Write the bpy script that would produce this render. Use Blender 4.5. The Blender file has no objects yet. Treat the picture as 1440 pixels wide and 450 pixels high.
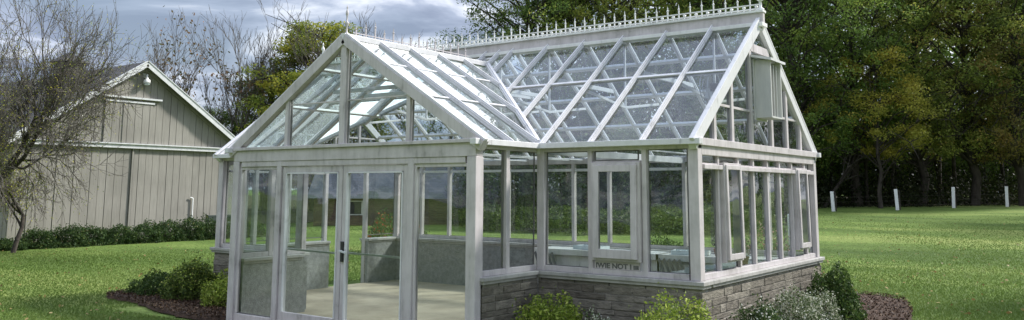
import bpy, math, random
import numpy as np
from mathutils import Vector, Matrix
R = math.radians
scene = bpy.context.scene
COL = scene.collection
rng = np.random.default_rng(7)
random.seed(7)

# ------------------------------------------------------------------ materials
def mat(name):
    m = bpy.data.materials.new(name); m.use_nodes = True
    nt = m.node_tree; nt.nodes.clear()
    return m, nt, nt.nodes, nt.links

def N(nt, t, **kw):
    n = nt.nodes.new(t)
    for k, v in kw.items():
        if k in n.inputs: n.inputs[k].default_value = v
        else: setattr(n, k, v)
    return n

def ramp(nt, fac, stops, interp='LINEAR'):
    r = nt.nodes.new('ShaderNodeValToRGB'); r.color_ramp.interpolation = interp
    e = r.color_ramp.elements
    while len(e) < len(stops): e.new(0.5)
    for i, (p, c) in enumerate(stops):
        e[i].position = p; e[i].color = (*c, 1) if len(c) == 3 else c
    nt.links.new(fac, r.inputs[0]); return r.outputs[0]

def noise_mat(name, c0, c1, scale=5, rough=.7, bump=0., bscale=None, detail=6, stretch=(1, 1, 1), c2=None, spec=.4, lo=.32, hi=.68):
    m, nt, ns, L = mat(name)
    tc = N(nt, 'ShaderNodeTexCoord'); mp = N(nt, 'ShaderNodeMapping'); mp.inputs['Scale'].default_value = stretch
    L.new(tc.outputs['Object'], mp.inputs[0])
    n = N(nt, 'ShaderNodeTexNoise', Scale=scale, Detail=detail, Roughness=.62)
    L.new(mp.outputs[0], n.inputs['Vector'])
    st = [(lo, c0), (hi, c1)] if c2 is None else [(lo, c0), ((lo + hi) / 2, c1), (hi, c2)]
    col = ramp(nt, n.outputs[0], st)
    p = N(nt, 'ShaderNodeBsdfPrincipled', Roughness=rough)
    p.inputs['Specular IOR Level'].default_value = spec
    L.new(col, p.inputs['Base Color'])
    if bump:
        n2 = N(nt, 'ShaderNodeTexNoise', Scale=bscale or scale * 4, Detail=5)
        L.new(mp.outputs[0], n2.inputs['Vector'])
        b = N(nt, 'ShaderNodeBump', Strength=bump, Distance=.02); L.new(n2.outputs[0], b.inputs['Height'])
        L.new(b.outputs[0], p.inputs['Normal'])
    o = N(nt, 'ShaderNodeOutputMaterial'); L.new(p.outputs[0], o.inputs[0])
    return m

def paint_mat(name, base, dirt, rough=.45, amount=.5, streak=True):
    m, nt, ns, L = mat(name)
    tc = N(nt, 'ShaderNodeTexCoord'); mp = N(nt, 'ShaderNodeMapping')
    mp.inputs['Scale'].default_value = (9, 9, 1.2) if streak else (3, 3, 3)
    L.new(tc.outputs['Object'], mp.inputs[0])
    n = N(nt, 'ShaderNodeTexNoise', Scale=1.6, Detail=8, Roughness=.7); L.new(mp.outputs[0], n.inputs['Vector'])
    n2 = N(nt, 'ShaderNodeTexNoise', Scale=3.1, Detail=4, Roughness=.6); L.new(tc.outputs['Object'], n2.inputs['Vector'])
    mul = N(nt, 'ShaderNodeMath', operation='MULTIPLY'); L.new(n.outputs[0], mul.inputs[0]); L.new(n2.outputs[0], mul.inputs[1])
    mid = tuple(b * (1 - amount) + d * amount for b, d in zip(base, dirt))
    col = ramp(nt, mul.outputs[0], [(.12, dirt), (.18, mid), (.30, base)])
    p = N(nt, 'ShaderNodeBsdfPrincipled', Roughness=rough); L.new(col, p.inputs['Base Color'])
    b = N(nt, 'ShaderNodeBump', Strength=.3, Distance=.01); L.new(n.outputs[0], b.inputs['Height']); L.new(b.outputs[0], p.inputs['Normal'])
    o = N(nt, 'ShaderNodeOutputMaterial'); L.new(p.outputs[0], o.inputs[0])
    return m

def glass_mat(name, tint, refl, dirt=.0, dirtcol=(.6, .65, .66), wobble=.15):
    m, nt, ns, L = mat(name)
    tc = N(nt, 'ShaderNodeTexCoord')
    n = N(nt, 'ShaderNodeTexNoise', Scale=1.3, Detail=2); L.new(tc.outputs['Object'], n.inputs['Vector'])
    b = N(nt, 'ShaderNodeBump', Strength=wobble, Distance=.05); L.new(n.outputs[0], b.inputs['Height'])
    g = N(nt, 'ShaderNodeBsdfGlossy', Roughness=.015); g.inputs['Color'].default_value = (1, 1, 1, 1)
    L.new(b.outputs[0], g.inputs['Normal'])
    t = N(nt, 'ShaderNodeBsdfTransparent'); t.inputs['Color'].default_value = (*tint, 1)
    fr = N(nt, 'ShaderNodeFresnel', IOR=1.5)
    mu = N(nt, 'ShaderNodeMath', operation='MULTIPLY', use_clamp=True); L.new(fr.outputs[0], mu.inputs[0]); mu.inputs[1].default_value = refl
    mx = N(nt, 'ShaderNodeMixShader'); L.new(mu.outputs[0], mx.inputs[0]); L.new(t.outputs[0], mx.inputs[1]); L.new(g.outputs[0], mx.inputs[2])
    out = mx.outputs[0]
    if dirt:
        d = N(nt, 'ShaderNodeBsdfDiffuse'); d.inputs['Color'].default_value = (*dirtcol, 1)
        n3 = N(nt, 'ShaderNodeTexNoise', Scale=.9, Detail=2, Roughness=.4); L.new(tc.outputs['Object'], n3.inputs['Vector'])
        f = N(nt, 'ShaderNodeMapRange'); L.new(n3.outputs[0], f.inputs[0])
        f.inputs[1].default_value = .35; f.inputs[2].default_value = .7; f.inputs[3].default_value = dirt * .5; f.inputs[4].default_value = dirt * 1.4
        m2 = N(nt, 'ShaderNodeMixShader'); L.new(f.outputs[0], m2.inputs[0]); L.new(out, m2.inputs[1]); L.new(d.outputs[0], m2.inputs[2]); out = m2.outputs[0]
    o = N(nt, 'ShaderNodeOutputMaterial'); L.new(out, o.inputs[0])
    return m

def leaf_mat(name, stops, trans=.3, rough=.55):
    m, nt, ns, L = mat(name)
    a = N(nt, 'ShaderNodeAttribute', attribute_name='rnd')
    col = ramp(nt, a.outputs['Fac'], stops)
    p = N(nt, 'ShaderNodeBsdfPrincipled', Roughness=rough); p.inputs['Specular IOR Level'].default_value = .18
    L.new(col, p.inputs['Base Color'])
    t = N(nt, 'ShaderNodeBsdfTranslucent'); L.new(col, t.inputs['Color'])
    mx = N(nt, 'ShaderNodeMixShader'); mx.inputs[0].default_value = trans
    L.new(p.outputs[0], mx.inputs[1]); L.new(t.outputs[0], mx.inputs[2])
    o = N(nt, 'ShaderNodeOutputMaterial'); L.new(mx.outputs[0], o.inputs[0])
    return m

def stone_mat(name, c0, c1, mortar, bw=.45, bh=.17, bump=.8):
    m, nt, ns, L = mat(name)
    uv = N(nt, 'ShaderNodeUVMap')
    nz = N(nt, 'ShaderNodeTexNoise', Scale=3.5, Detail=4); L.new(uv.outputs[0], nz.inputs['Vector'])
    vm = N(nt, 'ShaderNodeVectorMath', operation='MULTIPLY_ADD')
    L.new(nz.outputs['Color'], vm.inputs[0]); vm.inputs[1].default_value = (.045, .03, 0); L.new(uv.outputs[0], vm.inputs[2])
    br = N(nt, 'ShaderNodeTexBrick', Scale=1.0); L.new(vm.outputs[0], br.inputs['Vector'])
    br.inputs['Brick Width'].default_value = bw; br.inputs['Row Height'].default_value = bh
    br.inputs['Mortar Size'].default_value = .009; br.inputs['Mortar Smooth'].default_value = .4
    br.inputs['Color1'].default_value = (*c0, 1); br.inputs['Color2'].default_value = (*c1, 1); br.inputs['Mortar'].default_value = (*mortar, 1)
    br.offset = .37; br.squash = 1.35; br.squash_frequency = 3
    n2 = N(nt, 'ShaderNodeTexNoise', Scale=14, Detail=9, Roughness=.7)
    mp = N(nt, 'ShaderNodeMapping'); mp.inputs['Scale'].default_value = (.55, 2.2, 1); L.new(uv.outputs[0], mp.inputs[0]); L.new(mp.outputs[0], n2.inputs['Vector'])
    cr = ramp(nt, n2.outputs[0], [(.3, (.42, .41, .4)), (.7, (1.35, 1.32, 1.28))])
    mm = N(nt, 'ShaderNodeMix', data_type='RGBA', blend_type='MULTIPLY'); mm.inputs[0].default_value = 1
    L.new(br.outputs[0], mm.inputs[6]); L.new(cr, mm.inputs[7])
    p = N(nt, 'ShaderNodeBsdfPrincipled', Roughness=.9); L.new(mm.outputs[2], p.inputs['Base Color'])
    ad = N(nt, 'ShaderNodeMath', operation='SUBTRACT'); L.new(n2.outputs[0], ad.inputs[0]); L.new(br.outputs['Fac'], ad.inputs[1])
    b = N(nt, 'ShaderNodeBump', Strength=bump, Distance=.02); L.new(ad.outputs[0], b.inputs['Height']); L.new(b.outputs[0], p.inputs['Normal'])
    o = N(nt, 'ShaderNodeOutputMaterial'); L.new(p.outputs[0], o.inputs[0])
    return m

def grass_ground():
    m, nt, ns, L = mat('lawn_grass')
    tc = N(nt, 'ShaderNodeTexCoord')
    mp1 = N(nt, 'ShaderNodeMapping'); mp1.inputs['Rotation'].default_value = (0, 0, -.62); mp1.inputs['Scale'].default_value = (.45, 1.3, 1); L.new(tc.outputs['Object'], mp1.inputs[0])
    n1 = N(nt, 'ShaderNodeTexNoise', Scale=.2, Detail=5, Roughness=.6); L.new(mp1.outputs[0], n1.inputs['Vector'])
    n2 = N(nt, 'ShaderNodeTexNoise', Scale=9, Detail=8, Roughness=.75); L.new(tc.outputs['Object'], n2.inputs['Vector'])
    c1 = ramp(nt, n1.outputs[0], [(.32, (.06, .10, .022)), (.5, (.13, .19, .045)), (.66, (.25, .285, .09))])
    c2 = ramp(nt, n2.outputs[0], [(.3, (.45, .45, .42)), (.7, (1.45, 1.5, 1.4))])
    mm = N(nt, 'ShaderNodeMix', data_type='RGBA', blend_type='MULTIPLY'); mm.inputs[0].default_value = 1
    L.new(c1, mm.inputs[6]); L.new(c2, mm.inputs[7])
    p = N(nt, 'ShaderNodeBsdfPrincipled', Roughness=.9); p.inputs['Specular IOR Level'].default_value = .15
    L.new(mm.outputs[2], p.inputs['Base Color'])
    b = N(nt, 'ShaderNodeBump', Strength=.7, Distance=.06); L.new(n2.outputs[0], b.inputs['Height']); L.new(b.outputs[0], p.inputs['Normal'])
    o = N(nt, 'ShaderNodeOutputMaterial'); L.new(p.outputs[0], o.inputs[0])
    return m

def plank_mat(name, dark, light, w=.27, seam=0.0):
    m, nt, ns, L = mat(name)
    uv = N(nt, 'ShaderNodeUVMap'); sx = N(nt, 'ShaderNodeSeparateXYZ'); L.new(uv.outputs[0], sx.inputs[0])
    d = N(nt, 'ShaderNodeMath', operation='DIVIDE'); L.new(sx.outputs[0], d.inputs[0]); d.inputs[1].default_value = w
    fl = N(nt, 'ShaderNodeMath', operation='FLOOR'); L.new(d.outputs[0], fl.inputs[0])
    wn = N(nt, 'ShaderNodeTexWhiteNoise', noise_dimensions='1D'); L.new(fl.outputs[0], wn.inputs['W'])
    mp = N(nt, 'ShaderNodeMapping'); mp.inputs['Scale'].default_value = (14, .9, 1); L.new(uv.outputs[0], mp.inputs[0])
    n = N(nt, 'ShaderNodeTexNoise', Scale=1.5, Detail=8, Roughness=.7); L.new(mp.outputs[0], n.inputs['Vector'])
    n5 = N(nt, 'ShaderNodeTexNoise', Scale=.6, Detail=4); L.new(uv.outputs[0], n5.inputs['Vector'])
    ad = N(nt, 'ShaderNodeMath', operation='MULTIPLY_ADD'); L.new(wn.outputs[0], ad.inputs[0]); ad.inputs[1].default_value = .16; L.new(n.outputs[0], ad.inputs[2])
    ad2 = N(nt, 'ShaderNodeMath', operation='ADD'); L.new(ad.outputs[0], ad2.inputs[0]); L.new(n5.outputs[0], ad2.inputs[1])
    md = N(nt, 'ShaderNodeMath', operation='MULTIPLY'); L.new(ad2.outputs[0], md.inputs[0]); md.inputs[1].default_value = .75
    col = ramp(nt, md.outputs[0], [(.5, dark), (.75, tuple((a + b) / 2 for a, b in zip(dark, light))), (1., light)])
    p = N(nt, 'ShaderNodeBsdfPrincipled', Roughness=.8); L.new(col, p.inputs['Base Color'])
    b = N(nt, 'ShaderNodeBump', Strength=.4, Distance=.01); L.new(n.outputs[0], b.inputs['Height']); L.new(b.outputs[0], p.inputs['Normal'])
    o = N(nt, 'ShaderNodeOutputMaterial'); L.new(p.outputs[0], o.inputs[0])
    return m

M = {}
M['frame'] = paint_mat('weathered_white_paint', (.57, .528, .535), (.30, .28, .27), amount=.4)
M['bar'] = paint_mat('white_roof_bar_paint', (.69, .685, .695), (.42, .415, .41), rough=.35, amount=.2)
M['sill'] = paint_mat('sill_paint', (.42, .41, .39), (.24, .23, .215), rough=.6, amount=.5)
M['crest'] = paint_mat('crest_white', (.78, .78, .76), (.5, .5, .49), amount=.3)
M['gwall'] = glass_mat('wall_glass', (.79, .84, .82), 1.15, dirt=.007)
M['groof'] = glass_mat('roof_glass', (.83, .90, .93), 1.15, dirt=.03, dirtcol=(.62, .70, .75), wobble=.3)
M['gwing'] = glass_mat('wing_roof_glass', (.82, .93, .915), 1.7, dirt=.07, dirtcol=(.66, .76, .77), wobble=.3)
M['stone'] = stone_mat('grey_block_stone', (.20, .19, .168), (.33, .315, .285), (.11, .105, .095), bump=1.)
def block_mat():
    m, nt, ns, L = mat('cut_stone')
    a = N(nt, 'ShaderNodeAttribute', attribute_name='rnd'); tc = N(nt, 'ShaderNodeTexCoord')
    c = ramp(nt, a.outputs['Fac'], [(0, (.14, .126, .102)), (.5, (.195, .178, .148)), (1, (.27, .25, .21))])
    mp = N(nt, 'ShaderNodeMapping'); mp.inputs['Scale'].default_value = (1, 1, 3); L.new(tc.outputs['Object'], mp.inputs[0])
    n = N(nt, 'ShaderNodeTexNoise', Scale=7, Detail=9, Roughness=.72); L.new(mp.outputs[0], n.inputs['Vector'])
    c2 = ramp(nt, n.outputs[0], [(.32, (.45, .44, .42)), (.68, (1.4, 1.38, 1.34))])
    mm = N(nt, 'ShaderNodeMix', data_type='RGBA', blend_type='MULTIPLY'); mm.inputs[0].default_value = 1; L.new(c, mm.inputs[6]); L.new(c2, mm.inputs[7])
    p = N(nt, 'ShaderNodeBsdfPrincipled', Roughness=.92); L.new(mm.outputs[2], p.inputs['Base Color'])
    b = N(nt, 'ShaderNodeBump', Strength=1., Distance=.03); L.new(n.outputs[0], b.inputs['Height']); L.new(b.outputs[0], p.inputs['Normal'])
    o = N(nt, 'ShaderNodeOutputMaterial'); L.new(p.outputs[0], o.inputs[0]); return m
M['block'] = block_mat()
M['render_wall'] = noise_mat('grey_wall_render', (.19, .19, .19), (.33, .33, .325), scale=16, rough=.95, bump=.5, detail=9)
M['concrete'] = noise_mat('beige_concrete', (.28, .235, .17), (.44, .38, .28), scale=1.4, rough=.85, bump=.2, bscale=60)
M['barn'] = plank_mat('barn_boards', (.165, .157, .136), (.305, .292, .257))
M['barn_dark'] = noise_mat('barn_inside_dark', (.07, .068, .06), (.11, .105, .095))
M['trim'] = noise_mat('barn_trim', (.52, .53, .54), (.68, .69, .69), scale=6, rough=.6)
M['shingle'] = stone_mat('dark_shingles', (.055, .055, .06), (.09, .09, .095), (.03, .03, .03), bw=.3, bh=.16, bump=.4)
M['slate'] = stone_mat('blue_slate', (.045, .058, .08), (.07, .085, .11), (.03, .035, .04), bw=.3, bh=.2, bump=.4)
M['brick'] = stone_mat('red_brick', (.13, .08, .062), (.17, .105, .08), (.14, .12, .11), bw=.22, bh=.075)
M['metal'] = noise_mat('galvanised', (.5, .52, .53), (.65, .66, .67), rough=.35)
M['blackmetal'] = noise_mat('black_metal', (.02, .02, .02), (.04, .04, .04), rough=.4)
M['hoodgrey'] = noise_mat('hood_painted_metal', (.46, .47, .46), (.58, .58, .56), scale=3, rough=.5, stretch=(6, 6, 1))
M['bark'] = noise_mat('bark', (.028, .023, .018), (.075, .063, .052), scale=7, rough=.95, bump=.6, stretch=(1, 1, .25))
M['twig'] = noise_mat('grey_twigs', (.075, .066, .056), (.16, .145, .122), scale=5, rough=.9)
M['lawn'] = grass_ground()
M['mulch'] = noise_mat('mulch', (.022, .012, .007), (.085, .047, .027), scale=22, rough=.95, bump=1., bscale=60, detail=9)
M['chip'] = leaf_mat('mulch_chips', [(0, (.02, .011, .006)), (.6, (.065, .035, .019)), (.9, (.13, .075, .042)), (1, (.22, .14, .08))], trans=0)
M['blade'] = leaf_mat('grass_blades', [(0, (.075, .125, .024)), (.6, (.13, .20, .043)), (1, (.23, .275, .085))], trans=.35)
G = leaf_mat
M['lf_box'] = G('leaves_yellow_green', [(0, (0.065, 0.111, 0.017)), (.5, (0.208, 0.286, 0.039)), (.85, (0.416, 0.481, 0.098)), (1, (0.572, 0.520, 0.182))])
M['lf_dark'] = G('leaves_dark_green', [(0, (0.021, 0.046, 0.013)), (.6, (0.055, 0.101, 0.023)), (1, (0.143, 0.195, 0.046))])
M['lf_mid'] = G('leaves_mid_green', [(0, (.03, .055, .014)), (.5, (.085, .13, .028)), (1, (.2, .25, .06))])
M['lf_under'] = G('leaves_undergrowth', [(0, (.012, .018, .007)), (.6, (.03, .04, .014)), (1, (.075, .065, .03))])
M['lf_tree3'] = G('leaves_tree_brownish', [(0, (0.086, 0.081, 0.030)), (.5, (0.206, 0.186, 0.049)), (.85, (0.326, 0.243, 0.065)), (1, (0.464, 0.243, 0.097))], trans=.42)
M['lf_hedge'] = G('leaves_hedge', [(0, (0.018, 0.040, 0.015)), (.6, (0.050, 0.094, 0.027)), (.93, (0.106, 0.150, 0.037)), (1, (0.250, 0.150, 0.062))])
M['lf_var'] = G('leaves_variegated', [(0, (.035, .06, .022)), (.45, (.09, .14, .045)), (.62, (.30, .33, .22)), (1, (.58, .58, .48))])
M['lf_tree'] = G('leaves_tree', [(0, (0.058, 0.109, 0.027)), (.55, (0.154, 0.237, 0.049)), (.9, (0.321, 0.393, 0.080)), (1, (0.545, 0.423, 0.106))], trans=.42)
M['lf_tree2'] = G('leaves_tree_olive', [(0, (0.086, 0.123, 0.031)), (.5, (0.218, 0.269, 0.055)), (.85, (0.378, 0.384, 0.081)), (1, (0.608, 0.384, 0.109))], trans=.42)
M['lf_yel'] = G('leaves_yellowing', [(0, (.16, .18, .03)), (.5, (.38, .36, .06)), (1, (.58, .46, .09))], trans=.45)
M['lf_gy'] = G('leaves_green_gold', [(0, (0.090, 0.139, 0.026)), (.5, (0.246, 0.296, 0.043)), (1, (0.604, 0.529, 0.085))], trans=.42)
M['lf_rust'] = G('leaves_rust', [(0, (.07, .08, .03)), (.5, (.16, .13, .06)), (1, (.24, .13, .07))])
M['lf_flower'] = G('leaves_flowers', [(0, (.04, .08, .02)), (.6, (.1, .16, .04)), (.75, (.5, .22, .2)), (1, (.75, .6, .55))])
M['lf_red'] = G('leaves_red_flowers', [(0, (.04, .08, .02)), (.7, (.1, .17, .04)), (.85, (.5, .06, .04)), (1, (.6, .16, .08))])
M['litter'] = noise_mat('leaf_litter', (.03, .025, .015), (.11, .085, .045), scale=6, rough=1, bump=.6, detail=9)
M['gasket'] = noise_mat('grey_rubber_seal', (.10, .10, .098), (.2, .195, .19), scale=9, rough=.8)
M['postw'] = noise_mat('white_plastic', (.70, .70, .69), (.82, .82, .8), rough=.5)
M['bench_wood'] = noise_mat('dark_green_wood', (.018, .03, .024), (.035, .05, .04), rough=.6)
M['bench_slat'] = noise_mat('pale_green_slat', (.25, .30, .26), (.33, .38, .33), rough=.6)
M['terracotta'] = noise_mat('terracotta', (.28, .13, .08), (.38, .2, .12), rough=.85)
M['paleblue'] = noise_mat('pale_plastic', (.55, .62, .66), (.7, .75, .76), rough=.4)
M['letter'] = noise_mat('dark_letter_paint', (.09, .09, .09), (.22, .22, .21), scale=30)
M['slatshadow'] = noise_mat('grey_slat_shadow', (.09, .09, .09), (.17, .17, .165), rough=.8)  # dark tone of the strips that stand in for shadows below the benches
M['stagewhite'] = paint_mat('staging_white', (.66, .67, .66), (.36, .37, .36), amount=.35)

# ------------------------------------------------------------------ mesh helpers
class MB:
    def __init__(s): s.v = []; s.f = []; s.uv = []
    def quad(s, a, b, c, d):
        i = len(s.v); s.v += [tuple(a), tuple(b), tuple(c), tuple(d)]; s.f.append((i, i + 1, i + 2, i + 3))
    def poly(s, pts):
        i = len(s.v); s.v += [tuple(p) for p in pts]; s.f.append(tuple(range(i, i + len(pts))))
    def hexa(s, p):  # p: 8 points, bottom 0-3 ccw, top 4-7
        i = len(s.v); s.v += [tuple(q) for q in p]
        for f in ((0, 3, 2, 1), (4, 5, 6, 7), (0, 1, 5, 4), (1, 2, 6, 5), (2, 3, 7, 6), (3, 0, 4, 7)): s.f.append(tuple(i + k for k in f))
        return s
    def box(s, x0, x1, y0, y1, z0, z1):
        return s.hexa([(x0, y0, z0), (x1, y0, z0), (x1, y1, z0), (x0, y1, z0), (x0, y0, z1), (x1, y0, z1), (x1, y1, z1), (x0, y1, z1)])
    def beam(s, a, b, w, h, up=(0, 0, 1), off=0.):
        a = Vector(a); b = Vector(b); d = (b - a).normalized(); up = Vector(up)
        side = d.cross(up).normalized(); u = side.cross(d).normalized()
        a = a + u * off; b = b + u * off
        q = []
        for hh in (-h / 2, h / 2):
            q += [a - side * w / 2 + u * hh, a + side * w / 2 + u * hh, b + side * w / 2 + u * hh, b - side * w / 2 + u * hh]
        return s.hexa(q)
    def prism(s, pts, ax, t0, t1):  # polygon pts (2d) extruded along axis ax ('x','y')
        def P(p, t): return (t, p[0], p[1]) if ax == 'x' else (p[0], t, p[1])
        n = len(pts); i = len(s.v)
        s.v += [P(p, t0) for p in pts] + [P(p, t1) for p in pts]
        s.f.append(tuple(range(i, i + n))); s.f.append(tuple(range(i + 2 * n - 1, i + n - 1, -1)))
        for k in range(n):
            k2 = (k + 1) % n; s.f.append((i + k, i + n + k, i + n + k2, i + k2))
        return s
    def lathe(s, prof, c=(0, 0, 0), n=16):
        i = len(s.v)
        for r, z in prof:
            for k in range(n):
                a = 2 * math.pi * k / n; s.v.append((c[0] + r * math.cos(a), c[1] + r * math.sin(a), c[2] + z))
        for j in range(len(prof) - 1):
            for k in range(n):
                k2 = (k + 1) % n; s.f.append((i + j * n + k, i + j * n + k2, i + (j + 1) * n + k2, i + (j + 1) * n + k))
        s.f.append(tuple(i + k for k in range(n - 1, -1, -1)))
        s.f.append(tuple(i + (len(prof) - 1) * n + k for k in range(n)))
        return s
    def build(s, name, m, parent=None, bevel=0., smooth=False):
        me = bpy.data.meshes.new(name); me.from_pydata(s.v, [], s.f); me.materials.append(m)
        uvl = me.uv_layers.new(name='UVMap'); me.update()
        for p in me.polygons:
            n = p.normal
            for li in p.loop_indices:
                c = me.vertices[me.loops[li].vertex_index].co
                if abs(n.z) > .85: uv = (c.x, c.y)
                elif abs(n.x) > abs(n.y): uv = (c.y + .13, c.z / max(.3, math.sqrt(1 - n.z * n.z)))
                else: uv = (c.x, c.z / max(.3, math.sqrt(1 - n.z * n.z)))
                uvl.data[li].uv = uv
        if smooth:
            for p in me.polygons: p.use_smooth = len(p.vertices) == 4
        o = bpy.data.objects.new(name, me); COL.objects.link(o); o.parent = parent
        if bevel:
            b = o.modifiers.new('bevel', 'BEVEL'); b.width = bevel; b.segments = 2; b.limit_method = 'ANGLE'
        return o

def fastmesh(name, V, F, m, rnd=None, parent=None):
    V = np.asarray(V, np.float32); F = np.asarray(F, np.int32); k = F.shape[1]
    me = bpy.data.meshes.new(name)
    me.vertices.add(len(V)); me.vertices.foreach_set('co', V.ravel())
    me.loops.add(F.size); me.loops.foreach_set('vertex_index', F.ravel())
    me.polygons.add(len(F)); me.polygons.foreach_set('loop_start', np.arange(0, F.size, k, dtype=np.int32))
    me.polygons.foreach_set('loop_total', np.full(len(F), k, np.int32))
    me.materials.append(m)
    if rnd is not None:
        a = me.attributes.new('rnd', 'FLOAT', 'FACE'); a.data.foreach_set('value', np.asarray(rnd, np.float32))
    me.update(calc_edges=True)
    o = bpy.data.objects.new(name, me); COL.objects.link(o); o.parent = parent
    return o

def empty(name, loc=(0, 0, 0), rz=0):
    o = bpy.data.objects.new(name, None); o.empty_display_size = .2; COL.objects.link(o)
    o.location = loc; o.rotation_euler = (0, 0, rz); return o
def tag(o, label=None, cat=None, group=None, kind=None):
    if label: o['label'] = label
    if cat: o['category'] = cat
    if group: o['group'] = group
    if kind: o['kind'] = kind
    return o
def copy_tree(o, parent=None):
    c = o.copy(); COL.objects.link(c); c.parent = parent
    for ch in [x for x in o.children]: copy_tree(ch, c)
    return c

def leaves(P, size, asp=.55, flat=0., rng=rng):
    """diamond leaf quads at points P (n,3) with per-leaf size"""
    n = len(P); size = np.broadcast_to(size, (n,))[:, None]
    d = rng.normal(size=(n, 3)); d[:, 2] *= (1 - flat); d /= np.linalg.norm(d, axis=1)[:, None] + 1e-9
    e = rng.normal(size=(n, 3)); e[:, 2] *= (1 - flat); e -= d * (e * d).sum(1)[:, None]; e /= np.linalg.norm(e, axis=1)[:, None] + 1e-9
    a = P - d * size * .5; c = P + d * size * .5; b = P + e * size * asp * .5; f = P - e * size * asp * .5
    V = np.stack([a, b, c, f], 1).reshape(-1, 3); F = np.arange(4 * n).reshape(n, 4)
    return V, F

def tubes(segs, name, m, parent=None, sides=4):
    A = np.array([s[0] for s in segs]); B = np.array([s[1] for s in segs]); ra = np.array([s[2] for s in segs]); rb = np.array([s[3] for s in segs])
    d = B - A; d /= np.linalg.norm(d, axis=1)[:, None] + 1e-9
    ref = np.where(np.abs(d[:, 2:3]) > .9, np.array([[1., 0, 0]]), np.array([[0, 0, 1.]]))
    u = np.cross(d, ref); u /= np.linalg.norm(u, axis=1)[:, None]; w = np.cross(d, u)
    V = []
    for P, r in ((A, ra), (B, rb)):
        for k in range(sides):
            a = 2 * math.pi * k / sides
            V.append(P + (u * math.cos(a) + w * math.sin(a)) * r[:, None])
    V = np.stack(V, 1); n = len(segs); base = (np.arange(n) * 2 * sides)[:, None]
    F = []
    for k in range(sides):
        k2 = (k + 1) % sides; F.append(np.concatenate([base + k, base + k2, base + sides + k2, base + sides + k], 1))
    F = np.concatenate(F, 0)
    return fastmesh(name, V.reshape(-1, 3), F, m, parent=parent)

# ------------------------------------------------------------------ terrain
def ss(t):
    t = np.clip(t, 0, 1); return t * t * (3 - 2 * t)
def zt(x, y):
    return .95 * ss((np.asarray(y, float) - 9) / 38.)
gx = np.concatenate([np.linspace(-420, -70, 12), np.linspace(-65, 45, 56), np.linspace(60, 420, 12)])
gy = np.concatenate([np.linspace(-120, -20, 6), np.linspace(-16, 90, 54), np.linspace(110, 520, 12)])
X, Y = np.meshgrid(gx, gy, indexing='ij')
Z = zt(X, Y) + .03 * np.sin(X * .31 + Y * .17) * ss((Y - 10) / 10) + .03 * np.sin(X * .13 - Y * .23) * ss((-X - 12) / 8)
nx, ny = X.shape; idx = np.arange(nx * ny).reshape(nx, ny)
F = np.stack([idx[:-1, :-1], idx[1:, :-1], idx[1:, 1:], idx[:-1, 1:]], -1).reshape(-1, 4)
lawn = fastmesh('lawn', np.stack([X, Y, Z - .004], -1).reshape(-1, 3), F, M['lawn'])
for p in lawn.data.polygons: p.use_smooth = True
tag(lawn, kind='structure')

# forest floor under the woods
fx = np.linspace(-60, 60, 30); wv = np.linspace(0, 40, 12)
V = []
for a in fx:
    for b in wv:
        px = -6 + a * .63 - (b + 3) * .60 + 1.0 * math.sin(a * .5) * (b == 0); py = 43 + a * .78 + (b + 3) * .8
        V.append((px, py, float(zt(px, py)) + .02 + .25 * float(ss(b / 12)) ))
idx = np.arange(30 * 12).reshape(30, 12)
F = np.stack([idx[:-1, :-1], idx[1:, :-1], idx[1:, 1:], idx[:-1, 1:]], -1).reshape(-1, 4)
tag(fastmesh('forest_floor', V, F, M['litter']), kind='structure')

def blob_bed(name, pts, m, z=.012):
    # rounded mulch bed outline with slight mound
    n = len(pts); c = np.mean(pts, 0); V = [(c[0], c[1], z + .05)]; F = []
    rr = np.random.default_rng(3)
    fine = []
    for i in range(n):
        p0, p1, p2, p3 = [np.array(pts[(i + k) % n], float) for k in (-1, 0, 1, 2)]
        for t in np.linspace(0, 1, 8, endpoint=False):
            q = .5 * ((2 * p1) + (-p0 + p2) * t + (2 * p0 - 5 * p1 + 4 * p2 - p3) * t * t + (-p0 + 3 * p1 - 3 * p2 + p3) * t ** 3)
            fine.append(q + rr.normal(size=2) * .02)
    k = len(fine)
    for s, h in ((.93, .05), (1., .0)):
        V += [(c[0] + (q[0] - c[0]) * s, c[1] + (q[1] - c[1]) * s, z + h) for q in fine]
    tri = []
    for i in range(k):
        j = (i + 1) % k
        tri += [(0, 1 + i, 1 + j), (1 + i, 1 + k + i, 1 + k + j), (1 + i, 1 + k + j, 1 + j)]
    o = fastmesh(name, V, tri, m); tag(o, kind='structure')
    return fine

def chips(poly, n, name):
    poly = np.array(poly); lo = poly.min(0); hi = poly.max(0); P = []
    rr = np.random.default_rng(11)
    c = poly.mean(0)
    Q = rr.uniform(lo, hi, size=(n * 2, 2))
    from_edges = []
    inside = np.zeros(len(Q), bool); j = len(poly) - 1
    for i in range(len(poly)):
        xi, yi = poly[i]; xj, yj = poly[j]
        cond = ((yi > Q[:, 1]) != (yj > Q[:, 1])) & (Q[:, 0] < (xj - xi) * (Q[:, 1] - yi) / (yj - yi + 1e-12) + xi)
        inside ^= cond; j = i
    Q = Q[inside][:n]
    P = np.concatenate([Q, rr.uniform(.045, .085, size=(len(Q), 1))], 1)
    V, F = leaves(P, rr.uniform(.018, .055, len(P)), asp=.4, flat=.35, rng=rr)
    tag(fastmesh(name, V, F, M['chip'], rnd=rr.random(len(F))), kind='stuff', label='brown bark chips scattered over the ' + ('left' if 'left' in name else 'right') + ' planting bed', cat='mulch')

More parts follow.
